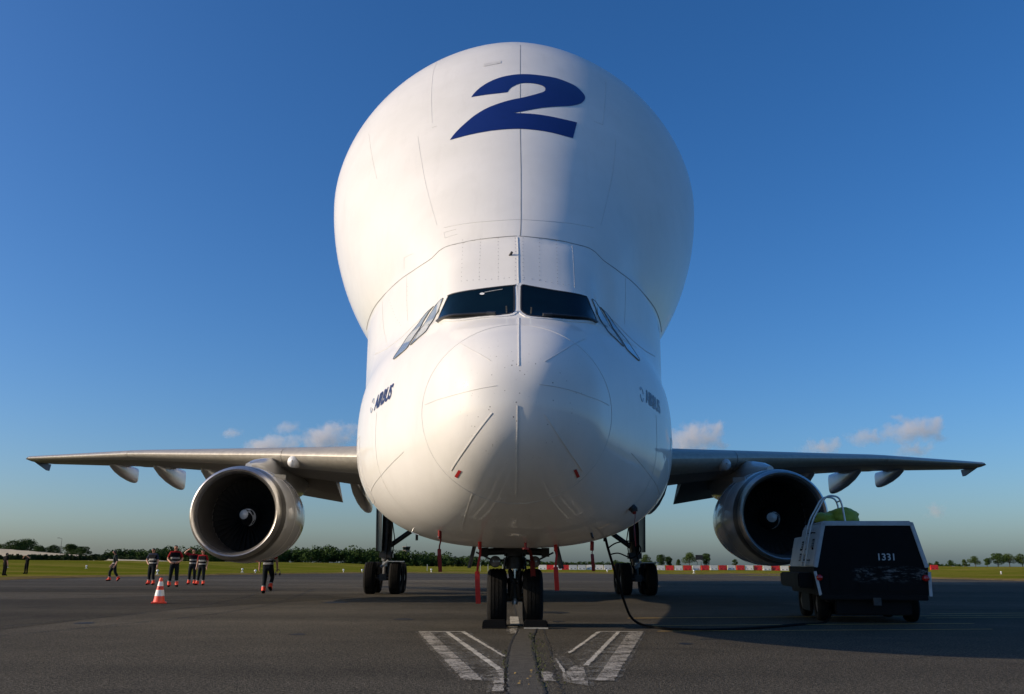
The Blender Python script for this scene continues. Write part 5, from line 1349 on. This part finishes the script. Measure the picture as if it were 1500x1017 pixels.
mass('hedge', [(-12, 60, 195, 1.0, 1.2, 1.6), (55, 165, 198, 1.25, 1.1, 1.5), (150, 240, 260, 1.5, 1.4, 1.8)], .24, M['hedge'], 'low dark hedge in front of the pale stubble slope', 60)
# pale stubble slope behind the hedge
def slope():
    cols = [(-40, 3.4), (0, 3.75), (40, 3.3), (95, 2.35), (130, 1.75), (165, 1.3), (225, .6), (270, -.1), (330, -.6), (400, -1.0)]
    mb = MB(); v = []
    xs = np.linspace(-60, 400, 70); k = 7
    for px in xs:
        top = np.interp(px, [c[0] for c in cols], [c[1] for c in cols])
        for i in range(k):
            f = i/(k-1); y = 222+f*66; x = xat(px, y)
            v.append((x, y, float(field_z(x, 222))-.1+(top+.1)*f**.8+random.uniform(-.06, .06)*(f > 0)))
        x = xat(px, 340); v.append((x, 340, -1))
    k += 1
    mb.add(v, [(a*k+b, (a+1)*k+b, (a+1)*k+b+1, a*k+b+1) for a in range(len(xs)-1) for b in range(k-1)])
    return tag(mb.build('stubble_slope', M['stubble'], smooth=60), kind='structure')
slope()
# control tower far behind the wood
x = xat(598, 640)
t = empty('control_tower', (x, 640, 0), label='control tower with a dark cab rising above the wood', cat='tower')
MB().box((0, 0, 5), (3.2, 3.2, 10)).build('shaft', M['tower'], t)
MB().lathe([(9.6, 2.0), (10.4, 2.7), (10.6, 2.7)], (0, 0, 0), 'z', 8).build('collar', M['tower'], t)
cab = MB().lathe([(10.6, 2.3), (12.6, 2.8)], (0, 0, 0), 'z', 8).build('cab_glass', M['glass'], t)
MB().lathe([(12.6, 3.0), (13.0, 3.0), (13.1, .01)], (0, 0, 0), 'z', 8).build('roof', M['tower'], t)
MB().tube([(0, 0, 13), (0, 0, 15)], .08, 6).build('mast', M['strut'], t)
x = xat(1024.5, 330)
t = empty('signboard', (x, 330, 0), R(4), label='dark signboard on two posts between the trees beyond the barriers', cat='signboard')
MB().box((0, 0, 3.95), (2.7, .18, 1.7)).build('board', M['board'], t)
for s in (-.7, .7): MB().box((s, .1, 1.6), (.14, .14, 3.2)).build('post', M['strut'], t)
MB().box((0, -.1, 2.75), (1.7, .06, .5)).build('lower_board', M['post'], t)
x = xat(97, 260)
t = empty('lamp_post', (x, 260, float(field_z(x, 260))), label='thin lamp post with a small head standing above the trees at the left', cat='lamp post')
MB().tube([(0, 0, 0), (0, 0, 5.9), (-.1, 0, 6.15), (-.8, 0, 6.3)], [.09, .05, .045, .04], 8).build('pole', M['strut'], t)
MB().box((-1.0, 0, 6.3), (.6, .22, .12)).build('lamp_head', M['strut'], t, bevel=.03)
for px, lb in ((629, 'pale post under the belly, farthest left of the slender grass posts'), (706, 'pale post just left of the sunlit nose wheel'), (717, 'pale post seen right above the sunlit nose tyre'), (738, 'pale post seen in the gap beside the nose gear leg')):
    y = 150; x = xat(px, y); t = empty('marker_post', (x, y, 0), label=lb, cat='post', group='pale posts in the grass')
    MB().box((0, 0, .48), (.10, .10, .96)).build('stake', M['post'], t); MB().box((0, 0, .98), (.13, .13, .05)).build('cap', M['mark_white'], t)
def edge_light(x, y, lb):
    z = float(field_z(x, y))
    t = empty('edge_light', (x, y, z), label=lb, cat='airfield light', group='small airfield edge lights')
    MB().lathe([(0, .12), (.03, .12), (.04, .04), (.22, .04), (.24, .10), (.30, .13), (.40, .10), (.44, .01)], (0, 0, .04), 'z', 14).build('lamp', M['mark_white'], t, smooth=40)
    MB().box((0, 0, .02), (.34, .34, .05)).build('plate', M['post'], t)
for px, y, lb in ((23, 120, 'white edge light in the grass between the two onlookers'), (137, 130, 'white edge light in the grass left of the lone walker'), (240, 86, 'pale edge light on the grass between the first two standing crew members'), (362, 108, 'pale edge light left of the walker behind the engine'), (381, 92, 'pale edge light close to the walker behind the engine'),
                  (535, 118, 'edge light on the grass left of the sunlit main wheels'), (508, 122, 'edge light beside the sunlit main gear'), (635, 124, 'edge light on the grass under the first dark streamer'), (890, 130, 'edge light on the grass under the belly near the cable'), (1016, 121, 'edge light on the grass below the signboard'), (1464, 150, 'edge light in the grass at the far right')):
    edge_light(xat(px, y), y, lb)

# ------------------------------------------------------------------ clouds
def cloud_mat(seed):
    m = bpy.data.materials.new('cloud_vapour'); m.use_nodes = True; t = m.node_tree; L = t.links.new
    t.nodes.remove(t.nodes['Principled BSDF']); v = N(t, 'VolumePrincipled')
    v.inputs['Color'].default_value = (1, .95, .93, 1); v.inputs['Anisotropy'].default_value = .2
    tc = N(t, 'TexCoord').outputs['Generated']
    mp = N(t, 'Mapping'); mp.inputs['Location'].default_value = (-.5, -.5, -.38); L(tc, mp.inputs[0])
    sc_ = N(t, 'VectorMath', operation='MULTIPLY'); L(mp.outputs[0], sc_.inputs[0]); sc_.inputs[1].default_value = (2, 2, 2)
    ln = N(t, 'VectorMath', operation='LENGTH'); L(sc_.outputs[0], ln.inputs[0])
    ob = N(t, 'TexCoord').outputs['Object']; m2 = N(t, 'Mapping'); m2.inputs['Location'].default_value = (seed*7.3, seed*3.1, 0); L(ob, m2.inputs[0])
    nz = noise_(t, m2.outputs[0], .011, 6, .62)
    d = math_(t, 'SUBTRACT', math_(t, 'ADD', math_(t, 'MULTIPLY', nz, 2.3), -.62), ln.outputs['Value'])
    d = math_(t, 'MULTIPLY', math_(t, 'MAXIMUM', d, 0), .030)
    L(d, v.inputs['Density']); L(v.outputs[0], t.nodes['Material Output'].inputs['Volume'])
    return m
for i, (px, py, wpx, hpx, dens, lb) in enumerate(((480, 634, 95, 46, 1, 'soft white cloud just left of the fuselage'), (398, 650, 100, 30, 1, 'flat pale cloud above the sunlit wing'), (343, 634, 40, 14, 1, 'tiny cloud puff at the left of the cloud group'), (424, 624, 46, 18, 1, 'faint wisp above the flat pale cloud'),
                                                 (1022, 632, 110, 46, 1, 'white cloud just right of the fuselage'), (1276, 632, 68, 24, 1, 'small flat cloud left of the pair above the shaded wing'), (1350, 620, 108, 34, 1, 'long white cloud at the upper right of its group'), (1340, 651, 62, 22, 1, 'small cloud low above the shaded wing tip'), (1322, 605, 40, 12, 1, 'faint small puff on top of the right-hand clouds'), (1205, 648, 70, 24, 1, 'thin wisp above the middle of the shaded wing'), (1362, 738, 40, 26, 1, 'faint cloud low under the shaded wing'))):
    D = 4200; a_ = math.atan((508.5-py)/1300)+R(13.77); z = 1.08+D*math.tan(a_); k = D/1300
    x = (px-739.5)*k*1.0
    bm = bmesh.new(); bmesh.ops.create_icosphere(bm, subdivisions=3, radius=1)
    for v in bm.verts: v.co = Vector((v.co.x*wpx*k*.72, v.co.y*wpx*k*.5, v.co.z*hpx*k*.9))
    me = bpy.data.meshes.new('cloud'); bm.to_mesh(me); bm.free()
    o = mesh_obj('cloud', me, cloud_mat(i+1)); o.location = (x, D, z); tag(o, lb, 'cloud', 'small clouds near the horizon')
